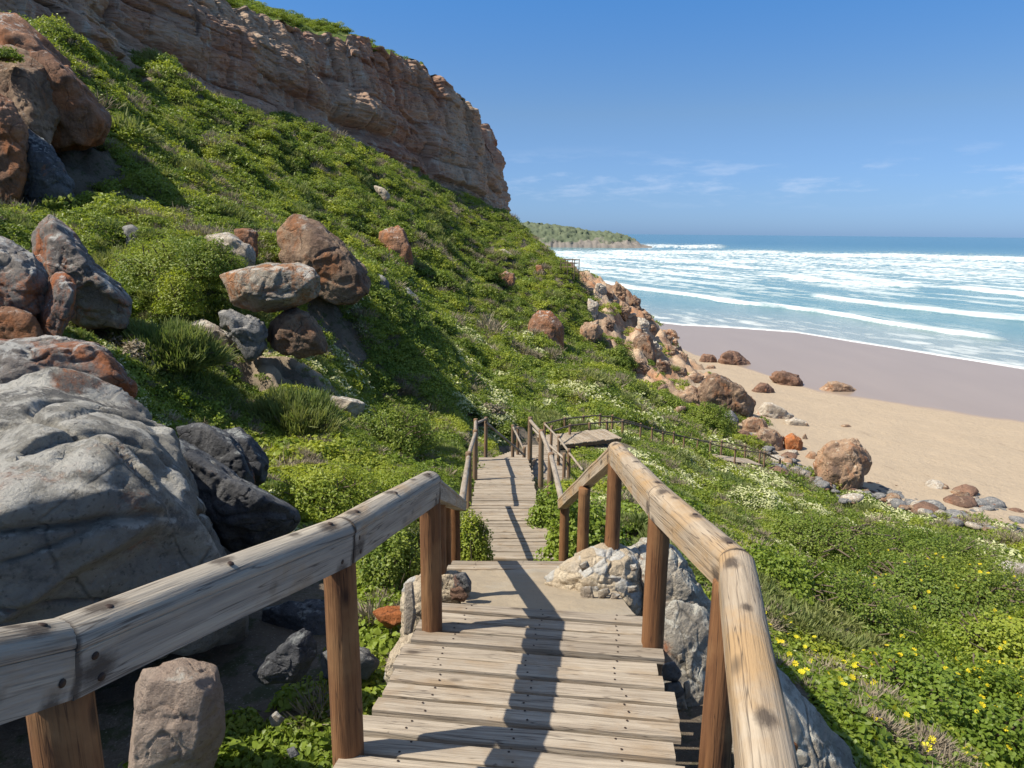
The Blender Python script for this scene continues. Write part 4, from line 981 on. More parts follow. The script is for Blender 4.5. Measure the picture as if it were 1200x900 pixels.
# ------------------------------------------------------------------ boardwalk decks
def plank(V, Fc, GR, RN, c, ux, uy, uz, L, w, h, rg, seed):
    """chamfered board, length L along ux"""
    ns = 14; ch = min(0.007, w*0.1)
    prof = [(-w/2+ch, 0), (w/2-ch, 0), (w/2, -ch), (w/2, -h), (-w/2, -h), (-w/2, -ch)]
    b0 = len(V); warp_ = rg.normal()*0.003; tw = rg.normal()*0.012
    for i in range(ns+1):
        t = i/ns; s = (t-0.5)*L
        for (a, z) in prof:
            j = perlin(np.array([[s*2.3+seed, a*3, seed*1.7]]))[0]*0.004
            p = c+ux*s+uy*(a+j*0.7)+uz*(z+warp_*math.sin(t*math.pi)+j+tw*a*(1 if i else 1))
            V.append(p); GR.append((a, z, s)); RN.append(seed % 1.0)
    k = len(prof)
    for i in range(ns):
        for q in range(k):
            a = b0+i*k+q; b = b0+i*k+(q+1) % k; Fc.append((a, a+k, b+k, b))
    Fc.append(tuple(b0+q for q in range(k))); Fc.append(tuple(b0+ns*k+q for q in range(k))[::-1])
def box_bar(a, b, w, h, up=np.array([0, 0, 1.0])):
    d = b-a; L = np.linalg.norm(d); d = d/L; sx = np.cross(d, up); sx /= np.linalg.norm(sx); uz = np.cross(sx, d)
    P = [];
    for q in (a, b):
        for (i, j) in ((-1, -1), (1, -1), (1, 1), (-1, 1)): P.append(q+sx*i*w/2+uz*j*h/2)
    return np.array(P), [(0, 1, 2, 3), (7, 6, 5, 4), (0, 4, 5, 1), (1, 5, 6, 2), (2, 6, 7, 3), (3, 7, 4, 0)]
def deck(name, label, segs, pitch_=0.152, bw=0.113, group=None, flat=False, edge=0.02):
    """segs: list of (a, b, width, stepped)"""
    root = thing(name, label, 'boardwalk', tuple(segs[0][0]), group)
    rg = np.random.default_rng(int(abs(segs[0][0][0]*100))+3)
    V, Fc, GR, RN = [], [], [], []; nails = []
    SV, SF = [], []
    for (a, b, w, stepped) in segs:
        d = b-a; Lh = np.linalg.norm(d[:2]); L = np.linalg.norm(d)
        dh = np.array([d[0]/Lh, d[1]/Lh, 0]); ux = np.array([dh[1], -dh[0], 0])
        if stepped:
            n = max(2, int(round(abs(d[2])/0.2))); 
            for i in range(n):
                c = a+d*((i+0.5)/n)
                for e in (-0.075, 0.075):
                    plank(V, Fc, GR, RN, c+dh*e, ux, dh, np.array([0, 0, 1.]), w+rg.normal()*0.01, 0.14, 0.04, rg, rg.uniform(0, 50))
        else:
            dd = d/L; uz = np.cross(ux, dd); n = int(L/pitch_)
            for i in range(n):
                bwi = bw*(1+rg.uniform(-0.05, 0.06)); tl = rg.normal()*0.012
                dyy = dd*math.cos(tl)+uz*math.sin(tl)
                c = a+dd*((i+0.5)*L/n)+uz*rg.normal()*0.006+ux*rg.normal()*edge
                r0 = rg.uniform(0, 50)
                ang = rg.normal()*0.004; uxx = ux*math.cos(ang)+dd*math.sin(ang)
                plank(V, Fc, GR, RN, c, uxx, dyy, uz, w+rg.uniform(-0.02, 0.03), bwi, 0.04, rg, r0)
                for sx in (-0.33, 0.0, 0.33):
                    for e in (-0.3, 0.3):
                        nails.append(c+uxx*(sx*w+rg.normal()*0.012)+dyy*(e*bwi+rg.normal()*0.004)+uz*0.0035)
        for sx in (-0.42, 0.42):
            off = ux*sx*w+np.array([0, 0, -0.125 if not stepped else -0.2])
            P_, F_ = box_bar(a+off, b+off, 0.07, 0.15); k = len(SV); SV += list(P_); SF += [tuple(x+k for x in f) for f in F_]
    nb_ = len(Fc)
    if nails and np.linalg.norm(nails[0][:2]) < 8:
        for p in nails:
            k = len(V); V += [p+np.array([math.cos(t)*0.006, math.sin(t)*0.006, 0]) for t in np.linspace(0, 2*math.pi, 9)[:-1]]+[p+np.array([0, 0, 0.001])]
            Fc += [(k+i, k+(i+1) % 8, k+8) for i in range(8)]; GR += [(0, 0, 0)]*9; RN += [0.5]*9
    placed('deck_boards', np.array(V), Fc, [M['deck'], M['iron']], root, smooth=False, attrs={'gr': np.array(GR), 'rnd': np.array(RN)}, matidx=[0]*nb_+[1]*(len(Fc)-nb_))
    placed('stringers', np.array(SV), SF, M['postgrey'], root, smooth=False)
    return root
up3 = np.array([0, 0, 1.0])
stepb = nB+near_dir*0.11-up3*0.09
deck('boardwalk_deck', 'nearest sloping boardwalk deck of weathered boards, leading down from the viewer', [(DK['near'][0], nB, 1.42, False), (stepb, stepb+near_dir*0.17-up3*0.02, 1.30, False)])
l0, l1 = U(613, 666, 6.75), U(612, 657.5, 7.15)
deck('boardwalk_deck', 'two wide boards with hidden steps at the far end of the concrete landing', [(l0, l1+np.array([0, 0, 0.02]), 1.42, False), (l1-up3*0.25+np.array([0, .15, 0]), DK['a'][0]-up3*0.12, 1.2, True)], pitch_=0.17, bw=0.15)
deck('boardwalk_deck', 'lower half of the straight middle flight, right behind the landing', [(DK['a'][0], DK['a'][1], 1.4, False), (DK['a'][1]-up3*0.15+np.array([0, 0.1, 0]), DK['b'][0]-up3*0.05, 1.3, True)], pitch_=0.168, bw=0.14)
deck('boardwalk_deck', 'upper narrow looking half of the straight middle flight, ending at the tall thin posts', [(DK['b'][0], DK['b'][1], 1.4, False), (DK['b'][1]-up3*0.2+np.array([0.1, 0.15, 0]), DK['bc'][1], 1.2, True)], pitch_=0.185, bw=0.155)
deck('boardwalk_deck', 'lower boardwalk seen between the posts, right of the middle flight', [(DK['c'][0], DK['c'][1], 1.35, False)], pitch_=0.2, bw=0.17)
deck('boardwalk_deck', 'level grey boardwalk turning right behind the peaked handrail', [(DK['d'][0], DK['d'][1], 1.5, False)], pitch_=0.2, bw=0.18)
deck('boardwalk_deck', 'furthest pale piece of boardwalk between the low fences, nearest the beach', [(DK['e'][0], DK['e'][1], 1.5, False)], pitch_=0.2, bw=0.18)

# ------------------------------------------------------------------ railings
def frame(a, b, upd=up3):
    z = (b-a); L = np.linalg.norm(z); z = z/L; x = np.cross(upd, z)
    if np.linalg.norm(x) < 1e-4: x = np.array([1., 0, 0])
    x /= np.linalg.norm(x); y = np.cross(z, x); return x, y, z, L
def mat_from(x, y, z, o): return Matrix(((x[0], y[0], z[0], o[0]), (x[1], y[1], z[1], o[1]), (x[2], y[2], z[2], o[2]), (0, 0, 0, 1)))
def post(root, base, top, r, mat, name='post', seg=20, taper=0.93, cap=0.3):
    x, y, z, L = frame(base, top, np.array([0, 1., 0])); nz_ = max(6, int(L/0.06)); V, Fc = [], []
    sd_ = random.uniform(0, 99)
    for i in range(nz_+1):
        t = i/nz_; rr_ = r*(1-(1-taper)*t)
        for k in range(seg):
            a = 2*math.pi*k/seg; n_ = perlin(np.array([[math.cos(a)*1.3+sd_, math.sin(a)*1.3, t*L*1.5]]))[0]
            q = rr_*(1+0.05*n_); V.append((q*math.cos(a), q*math.sin(a), t*L))
    ch = r*cap*0.4
    for k in range(seg):
        a = 2*math.pi*k/seg; V.append((r*taper*0.86*math.cos(a), r*taper*0.86*math.sin(a), L+ch))
    for i in range(nz_+1):
        for k in range(seg): a = i*seg+k; b = i*seg+(k+1) % seg; Fc.append((a, b, b+seg, a+seg))
    Fc.append(tuple((nz_+1)*seg+k for k in range(seg)))
    o = add(name, mesh_np(name, np.array(V), Fc, mat, smooth=True), root)
    o.matrix_local = mat_from(x, y, z, base-np.array(root.location)); return o
def drail(root, a, b, w, h, mat, flat_side, name='handrail', miter=(0, 0), seed=None):
    """half-sawn handrail: rounded top and outer side, flat inner face; flat_side +1 = flat towards local +x"""
    x, y, z, L = frame(a, b)          # x = up × z : points left when walking along z; y = up-ish
    n = max(8, int(L/0.02)); sd_ = seed or random.uniform(0, 99)
    prof = []; fs = flat_side
    prof.append((fs*w*0.44, -h*0.5)); prof.append((fs*w*0.455, -h*0.2)); prof.append((fs*w*0.455, h*0.13)); prof.append((fs*w*0.435, h*0.142)); prof.append((fs*w*0.47, h*0.165))
    for t in np.linspace(8, 172, 11):
        tt = math.radians(t); prof.append((fs*w*0.5*math.cos(tt), h*0.18+h*0.32*math.sin(tt)))
    prof += [(-fs*w*0.5, -h*0.05), (-fs*w*0.48, -h*0.32), (-fs*w*0.36, -h*0.5)]
    V, Fc = [], []; k = len(prof); SN = []
    spots = [(fs*w*0.455, -0.03, 0.06, 0.035), (fs*w*0.455, -0.075, L-0.07, 0.03), (0.0, h*0.5, L*0.45, 0.03), (-0.01, h*0.5, 0.11, 0.035), (fs*w*0.455, -0.06, 0.05, 0.03), (fs*w*0.2, h*0.47, L-0.12, 0.035), (fs*w*0.455, -0.02, L*0.6, 0.02), (0, h*0.5, L*0.75, 0.022)]
    for i in range(n+1):
        t = i/n
        for (px_, py_) in prof:
            nn = perlin(np.array([[px_*6+sd_, py_*6, t*L*2.1]]))[0]; m = perlin(np.array([[sd_, 3.3, t*L*1.1]]))[0]
            s = 1+0.035*nn; zz = t*L
            if i == 0: zz += miter[0]*px_
            if i == n: zz += miter[1]*px_
            V.append((px_*s+m*0.004, py_*s+m*0.005, zz))
            SN.append(max(math.exp(-(((px_-a_)**2+(py_-b_)**2)/(q_*q_)+((zz-c_)/(q_*1.7))**2)) for (a_, b_, c_, q_) in spots)+0.8*math.exp(-(min(t*L, L-t*L)/0.012)**2))
    for i in range(n):
        for q in range(k):
            a_ = i*k+q; b_ = i*k+(q+1) % k; f = (a_, b_, b_+k, a_+k); Fc.append(f if fs < 0 else f[::-1])
    Fc.append(tuple(range(k)) if fs > 0 else tuple(range(k))[::-1]); Fc.append(tuple(n*k+q for q in range(k))[::-1] if fs > 0 else tuple(n*k+q for q in range(k)))
    o = add(name, mesh_np(name, np.array(V), Fc, mat, smooth=True, attrs={'stain': np.array(SN)}), root)
    me_ = o.data
    try: me_.shade_auto_smooth if False else None
    except Exception: pass
    sm_ = []
    for p in me_.polygons: sm_.append(len(p.vertices) == 4)
    me_.polygons.foreach_set('use_smooth', sm_)
    # keep the sawn corners crisp
    es = [e for e in me_.edges if (e.vertices[0] % k) == (e.vertices[1] % k) and (e.vertices[0] % k) in (0, 2, 3, 4, k-1)]
    for e in es: e.use_edge_sharp = True
    o.matrix_local = mat_from(x, y, z, a-np.array(root.location)); return o
def nail(par, x, y, z, nx, ny, r=0.0075):
    """countersunk nail in a handrail, local coordinates"""
    V, Fc = [], []; n = Vector((nx, ny, 0)).normalized(); u = n.orthogonal(); v = n.cross(u)
    for rad, dep in ((r, -0.002), (r*0.9, 0.001), (0.0001, 0.0015)):
        for i in range(10): a = 2*math.pi*i/10; p = Vector((0, 0, 0))+(u*math.cos(a)+v*math.sin(a))*rad+n*dep; V.append(p[:])
    for j in range(2):
        for i in range(10): a = j*10+i; b = j*10+(i+1) % 10; Fc.append((a, b, b+10, a+10))
    o = add('nail', mesh_np('nail', np.array(V), Fc, M['iron']), par); o.location = (x, y, z); return o
def pole(root, a, b, r, mat, name='handrail'):
    return post(root, a, b, r, mat, name, seg=12, taper=0.95, cap=0.2)

# near left railing
lr = thing('wooden_railing', 'near left handrail of half round timber on thick brown posts', 'railing', tuple(U(395, 893, 3.0)))
LRP = [U(-260,850,1.05), U(66,772,1.62), U(398,632,2.72), U(503,570,3.95)]
for i in range(3):
    o = drail(lr, LRP[i], LRP[i+1], 0.135, 0.178, M['rail'], -1)
    L = np.linalg.norm(LRP[i+1]-LRP[i])
    if i > 0:
        nail(o, -0.0615, -0.03, L-0.06, -1, 0); nail(o, -0.0615, -0.06, L-0.07, -1, 0)
        nail(o, -0.0615, 0.0, 0.05, -1, 0); nail(o, -0.0615, -0.06, 0.07, -1, 0); nail(o, -0.035, 0.0875, L*0.45, -0.4, 1); nail(o, -0.02, 0.088, 0.12, -0.2, 1); nail(o, -0.02, 0.088, L-0.1, -0.2, 1)
    else: nail(o, -0.0615, -0.04, L-0.05, -1, 0); nail(o, -0.02, 0.088, L-0.09, -0.2, 1)
tl_end = U(541, 592, 8.1)
drail(lr, LRP[3], tl_end, 0.13, 0.135, M['rail'], -1)
def vpost(root, px, ytop, d, base_z, r, mat, **k):
    t = U(px, ytop, d); return post(root, np.array([t[0], t[1], base_z]), t, r, mat, **k)
def gz(p): return float(ground_z(np.array([p[0]]), np.array([p[1]]))[0])
for (p, r_, dz, ox) in ((LRP[1], 0.075, 0.07, -0.02), (LRP[2], 0.067, 0.07, -0.01), (LRP[3], 0.064, 0.07, 0.0)):
    b = np.array([p[0]+ox, p[1]+0.02, gz(p)-0.2]); post(lr, b, np.array([p[0]+ox, p[1]+0.02, p[2]-dz]), r_, M['post'])
for (px, yt, d) in ((513,580,5.3),(521.5,582,7.4),(533,590,7.9)):
    t = U(px, yt, d); post(lr, np.array([t[0], t[1], gz(t)-0.3]), t, 0.062, M['post'])
# near right railing
rr_root = thing('wooden_railing', 'near right handrail of half round timber, peaked in the middle, then sloping down', 'railing', tuple(U(778, 785, 3.7)))
RRP = [U(960,1250,0.95), U(897,900,1.72), U(862,668,2.78), U(774,588,3.85), U(722,530,5.75), U(659,590,8.6)]
RRP[0] = RRP[1]+(RRP[1]-RRP[2])*0.7
drail(rr_root, RRP[0], RRP[2], 0.14, 0.178, M['railwarm'], 1)
o = drail(rr_root, RRP[2], RRP[3], 0.135, 0.178, M['railwarm'], 1); nail(o, 0.0, 0.0895, 0.5, 0, 1, 0.009); nail(o, 0.0, 0.0895, 0.07, 0, 1, 0.009)
o = drail(rr_root, RRP[3], RRP[4], 0.135, 0.178, M['railwarm'], 1); nail(o, 0.0, 0.0895, 0.1, 0, 1, 0.009); nail(o, 0.0, 0.0895, 0.55, 0, 1, 0.009)
drail(rr_root, RRP[4], RRP[5], 0.13, 0.145, M['railwarm'], 1)
for (p, r_, ox, oy, bz) in ((RRP[2], 0.068, -0.012, 0.03, None), (RRP[3], 0.066, 0.0, 0.0, None), (RRP[4], 0.064, 0.0, 0.02, U(720,656,5.75)[2]-0.05)):
    b = np.array([p[0]+ox, p[1]+oy, (gz(p)-0.2) if bz is None else bz]); post(rr_root, b, np.array([p[0]+ox, p[1]+oy, p[2]-0.07]), r_, M['post'])
for (px, yt, d) in ((685,572,6.9),(662,590,8.6)):
    t = U(px, yt, d); post(rr_root, np.array([t[0], t[1], gz(t)-0.3]), t, 0.062, M['post'])

def railing(label, posts, rails, r=0.05, pr=0.03, pm='postgrey', rm='pole', group=None, extra=0.25):
    """posts: (px, ytop, ybase, depth); rails: (a_pt, b_pt) as (px,py,d)"""
    p0 = posts[0]; root = thing('wooden_railing', label, 'railing', tuple(U(p0[0], p0[2], p0[3])), group)
    for (px, yt, yb, d) in posts:
        t = U(px, yt, d); b = U(px, yb, d); hh = t[2]-b[2]
        post(root, np.array([t[0]+random.uniform(-.015, .015), t[1], b[2]-extra]), t, r, M[pm], seg=12)
    for (a, b) in rails: pole(root, U(*a), U(*b), pr, M[rm])
    return root
railing('left handrail of the middle flight, weathered poles on brown posts', [(549,530,597,13.4),(557,504,563,16.8),(557.5,491,552,19.3)],
        [((541,590,8.2),(549,536,13.4)),((549,534,13.4),(557,508,16.8)),((557,506,16.8),(557.5,494,19.3))], 0.062, 0.045)
railing('short handrail across the top of the middle flight, turning down to the right', [(569.5,489,536,20.4),(601,498,537,22.5),(607,500,536,24.5),(614.5,524,541,22.0)],
        [((558,496,19.4),(569.5,491,20.4)),((569.5,495,20.3),(614,533,22.0)),((601,500,22.5),(614,527,22.0)),((607,502,24.5),(601,500,22.5))], 0.055, 0.035)
railing('right handrail of the middle flight, tall weathered posts with grey poles', [(621.5,489,545,19.6),(634.5,504,571,16.6),(646,531,598,13.8)],
        [((621.5,493,19.6),(634.5,508,16.6)),((634.5,507,16.6),(646,536,13.8)),((646,535,13.8),(659,588,8.8))], 0.068, 0.045)
railing('handrail on the outer side of the lower boardwalk, behind the middle flight posts', [(638.5,495,522,28),(646.5,499,529,26),(655,511,545,23.5),(661.5,531,567,20.6),(667,526,562,20.8)],
        [((638.5,497,28),(655,514,23.5)),((655,514,23.5),(667,530,20.8)),((640,518,22.5),(661.5,538,20.6)),((622,500,23.5),(640,518,22.5)),((667,531,20.8),(683,551,20.2))], 0.055, 0.036)
railing('far side low fence of the level boardwalk, thin dark rails', [(662,489,510,31.5),(684,487,507,33),(703.5,485,503,34.5),(718,486,506,35),(751,496,511,38),(777,506,519,41),(802,511,526,43.5),(818,514,528,44.5)],
        [((640,496,29),(662,490.5,31.5)),((662,490.5,31.5),(703.5,486.5,34.5)),((703.5,488,34.5),(718,488,35)),((718,488.5,35),(751,497.5,38)),((751,497.5,38),(777,508,41)),((777,508,41),(818,515,44.5))], 0.062, 0.034, rm='darkpole')
railing('near side low fence of the level boardwalk, running downhill to the right', [(668,497,522,30),(691,495,520,31),(711.5,493,515,32.5),(730,492,513,34),(764.5,501,522,37),(790,506,522,40)],
        [((648,505,28.5),(668,498.5,30)),((668,498.5,30),(711.5,494.5,32.5)),((711.5,495,32.5),(730,494,34)),((730,494,34),(764.5,503,37)),((764.5,503,37),(790,508,40))], 0.062, 0.034, rm='darkpole')
railing('upper run of the far fence beside the last deck piece', [(846,516,531,47.5),(874,521,536,49),(891,528,545,49),(914.5,537,554,49.5)],
        [((818,516,44.5),(846,518,47.5)),((846,518,47.5),(874,523,49)),((874,523,49),(897,531,49.2)),((891,530,49),(914.5,540,49.5))], 0.07, 0.036, rm='darkpole')
railing('lower run of the far fence in front of the last deck piece', [(833,517,533,44.5),(862,525,541,46),(896.5,529,546,47.5)],
        [((790,509,40),(833,519,44.5)),((833,520,44.5),(862,527,46)),((862,527,46),(896.5,531,47.5)),((896.5,531,47.5),(914.5,540,49.5))], 0.07, 0.036, rm='darkpole')

# lookout platform on the ridge
def lookout():
    c = U(664, 315, 101); root = thing('lookout_platform', 'small wooden lookout platform on the ridge against the sea', 'lookout', tuple(c))
    a = U(657, 313, 101); b = U(675, 312, 100); dv = b-a; dv[2] = 0; dv /= np.linalg.norm(dv); pv = np.array([-dv[1], dv[0], 0]); w = 2.1; z0 = c[2]+0.25
    V, Fc = [], []
    for i in range(12):
        q = a+dv*(i+0.5)*w/12; P_, F_ = box_bar(np.array([*(q[:2]), z0]), np.array([*((q+pv*2)[:2]), z0]), 0.16, 0.05); k = len(V); V += list(P_); Fc += [tuple(x+k for x in f) for f in F_]
    placed('platform_boards', np.array(V), Fc, M['postgrey'], root, smooth=False)
    cs = [a+dv*w*t+pv*s for s in (0, 2) for t in (0, 0.5, 1)]
    for q in cs: post(root, np.array([q[0], q[1], z0-1.8]), np.array([q[0], q[1], z0+1.15]), 0.06, M['darkpole'], seg=8)
    for (i, j) in ((0, 2), (3, 5), (2, 5), (0, 3)):
        for h in (1.05, 0.55): pole(root, np.array([*cs[i][:2], z0+h]), np.array([*cs[j][:2], z0+h]), 0.045, M['darkpole'])
lookout()

# ------------------------------------------------------------------ plants
def leaf_quads(C, Nn, L, Wd, rg, kind='diamond'):
    """C centres, Nn outward dirs, L length, Wd width -> verts, faces"""
    n = len(C); a = rg.normal(size=(n, 3)); T_ = np.cross(Nn, a); T_ /= np.linalg.norm(T_, axis=1)[:, None]+1e-9; B_ = np.cross(Nn, T_)
    L = np.broadcast_to(L, n)[:, None]; Wd = np.broadcast_to(Wd, n)[:, None]
    if kind == 'diamond':
        P = np.stack([C-T_*L/2, C+B_*Wd/2+T_*L*0.06+Nn*Wd*0.12, C+T_*L/2, C-B_*Wd/2+T_*L*0.06+Nn*Wd*0.12], 1)
        Fc = (np.arange(n)*4)[:, None]+np.arange(4)[None, :]; return P.reshape(-1, 3), Fc, 4
    P = np.stack([C-T_*L/2, C-T_*L*0.18+B_*Wd/2+Nn*Wd*.15, C+T_*L*0.28+B_*Wd*0.46+Nn*Wd*.15, C+T_*L/2, C+T_*L*0.28-B_*Wd*0.46+Nn*Wd*.15, C-T_*L*0.18-B_*Wd/2+Nn*Wd*.15], 1)
    Fc = (np.arange(n)*6)[:, None]+np.array([[0, 1, 2, 3, 4, 5]]); return P.reshape(-1, 3), Fc, 6
def clump(kind, seed, nleaf, lsize, flat=0.62, near=False):
    rg = np.random.default_rng(seed); d = rg.normal(size=(nleaf, 3)); d[:, 2] = np.abs(d[:, 2])*0.9+0.05; d /= np.linalg.norm(d, axis=1)[:, None]
    lump = 1+0.42*perlin(d*1.9+seed*3.1)+0.22*perlin(d*5+seed)
    rad = (0.45+0.45*rg.uniform(size=nleaf)**0.5)*lump; C = d*rad[:, None]*np.array([1, 1, flat])
    nn = d+0.65*rg.normal(size=(nleaf, 3)); nn[:, 2] += 0.35; nn /= np.linalg.norm(nn, axis=1)[:, None]
    mats = [LV['i'+kind]]; mi = None
    if kind in ('heath', 'dry'):
        nn = np.cross(d+0.3*rg.normal(size=(nleaf, 3)), rg.normal(size=(nleaf, 3))); nn /= np.linalg.norm(nn, axis=1)[:, None]
        # blades pointing outward
        t_ = d+0.45*rg.normal(size=(nleaf, 3)); t_[:, 2] += 0.35; t_ /= np.linalg.norm(t_, axis=1)[:, None]; b_ = np.cross(nn, t_)
        b_ /= np.linalg.norm(b_, axis=1)[:, None]; L = lsize*2.2*rg.uniform(0.6, 1.3, nleaf)[:, None]; w = L*(0.13 if kind == 'heath' else 0.06)
        P = np.stack([C-b_*w, C+b_*w, C+t_*L+b_*w*0.25, C+t_*L-b_*w*0.25], 1).reshape(-1, 3); Fc = (np.arange(nleaf)*4)[:, None]+np.arange(4)[None, :]; k = 4
    else:
        P, Fc, k = leaf_quads(C, nn, lsize*rg.uniform(0.7, 1.3, nleaf), lsize*0.62*rg.uniform(0.7, 1.2, nleaf), rg, 'hex' if near else 'diamond')
    lr_ = np.repeat(rg.uniform(size=nleaf), k)
    V = P; Fa = Fc; mats = [LV['i'+kind]]; mi = np.zeros(len(Fa))
    if kind == 'cream':
        # cream flower heads over green leaves
        mats = [LV['igreen'], LV['icream']]; mi = (rad > 0.84)*1.0
    return mesh_np('clump_'+kind, V, Fa, mats, smooth=False, attrs={'lr': lr_}, matidx=mi.astype(int))
def flower_mesh():
    V, Fc = [], []
    for i in range(8):
        a = 2*math.pi*i/8; b = a+0.3; V += [(0, 0, 0), (math.cos(a-0.3)*0.8, math.sin(a-0.3)*0.8, 0.18), (math.cos(a)*1.0, math.sin(a)*1.0, 0.2), (math.cos(a+0.3)*0.8, math.sin(a+0.3)*0.8, 0.18)]
        Fc.append((4*i, 4*i+1, 4*i+2, 4*i+3))
    return mesh_np('flower', np.array(V), np.array(Fc), [LV['iyellow']], smooth=False, attrs={'lr': np.zeros(len(V))})

def scatter(name, P, scl, rot, idx, tint, meshes, label, cat):
    """ground cover: points on the ground carrying one of the clump meshes each"""
    me_ = bpy.data.meshes.new(name); me_.vertices.add(len(P)); me_.vertices.foreach_set('co', np.asarray(P, np.float32).ravel())
    def at(nm, typ, dat, key):
        a = me_.attributes.new(nm, typ, 'POINT'); a.data.foreach_set(key, dat)
    at('scl', 'FLOAT_VECTOR', np.asarray(scl, np.float32).ravel(), 'vector'); at('rot', 'FLOAT_VECTOR', np.asarray(rot, np.float32).ravel(), 'vector')
    at('idx', 'INT', np.asarray(idx, np.int32), 'value'); at('tint', 'FLOAT', np.asarray(tint, np.float32), 'value')
    o = add(name, me_); tag(o, label, cat, kind='stuff')
    g = bpy.data.node_groups.new(name, 'GeometryNodeTree'); g.interface.new_socket('Geometry', in_out='INPUT', socket_type='NodeSocketGeometry'); g.interface.new_socket('Geometry', in_out='OUTPUT', socket_type='NodeSocketGeometry')
    gi = g.nodes.new('NodeGroupInput'); go = g.nodes.new('NodeGroupOutput'); ip = g.nodes.new('GeometryNodeInstanceOnPoints'); g2i = g.nodes.new('GeometryNodeGeometryToInstance')
    for m in meshes[::-1]:
        po = bpy.data.objects.new(m.name, m); oi = g.nodes.new('GeometryNodeObjectInfo'); oi.inputs['Object'].default_value = po
        if 'As Instance' in oi.inputs: oi.inputs['As Instance'].default_value = True
        g.links.new(oi.outputs['Geometry'], g2i.inputs[0])
    g.links.new(gi.outputs[0], ip.inputs['Points']); g.links.new(g2i.outputs[0], ip.inputs['Instance']); ip.inputs['Pick Instance'].default_value = True
    def na(nm, typ):
        n_ = g.nodes.new('GeometryNodeInputNamedAttribute'); n_.data_type = typ; n_.inputs['Name'].default_value = nm; return n_.outputs[0]
    g.links.new(na('idx', 'INT'), ip.inputs['Instance Index']); g.links.new(na('scl', 'FLOAT_VECTOR'), ip.inputs['Scale'])
    e2r = g.nodes.new('FunctionNodeEulerToRotation'); g.links.new(na('rot', 'FLOAT_VECTOR'), e2r.inputs[0]); g.links.new(e2r.outputs[0], ip.inputs['Rotation'])
    g.links.new(ip.outputs[0], go.inputs[0])
    md = o.modifiers.new('scatter', 'NODES'); md.node_group = g
    return o

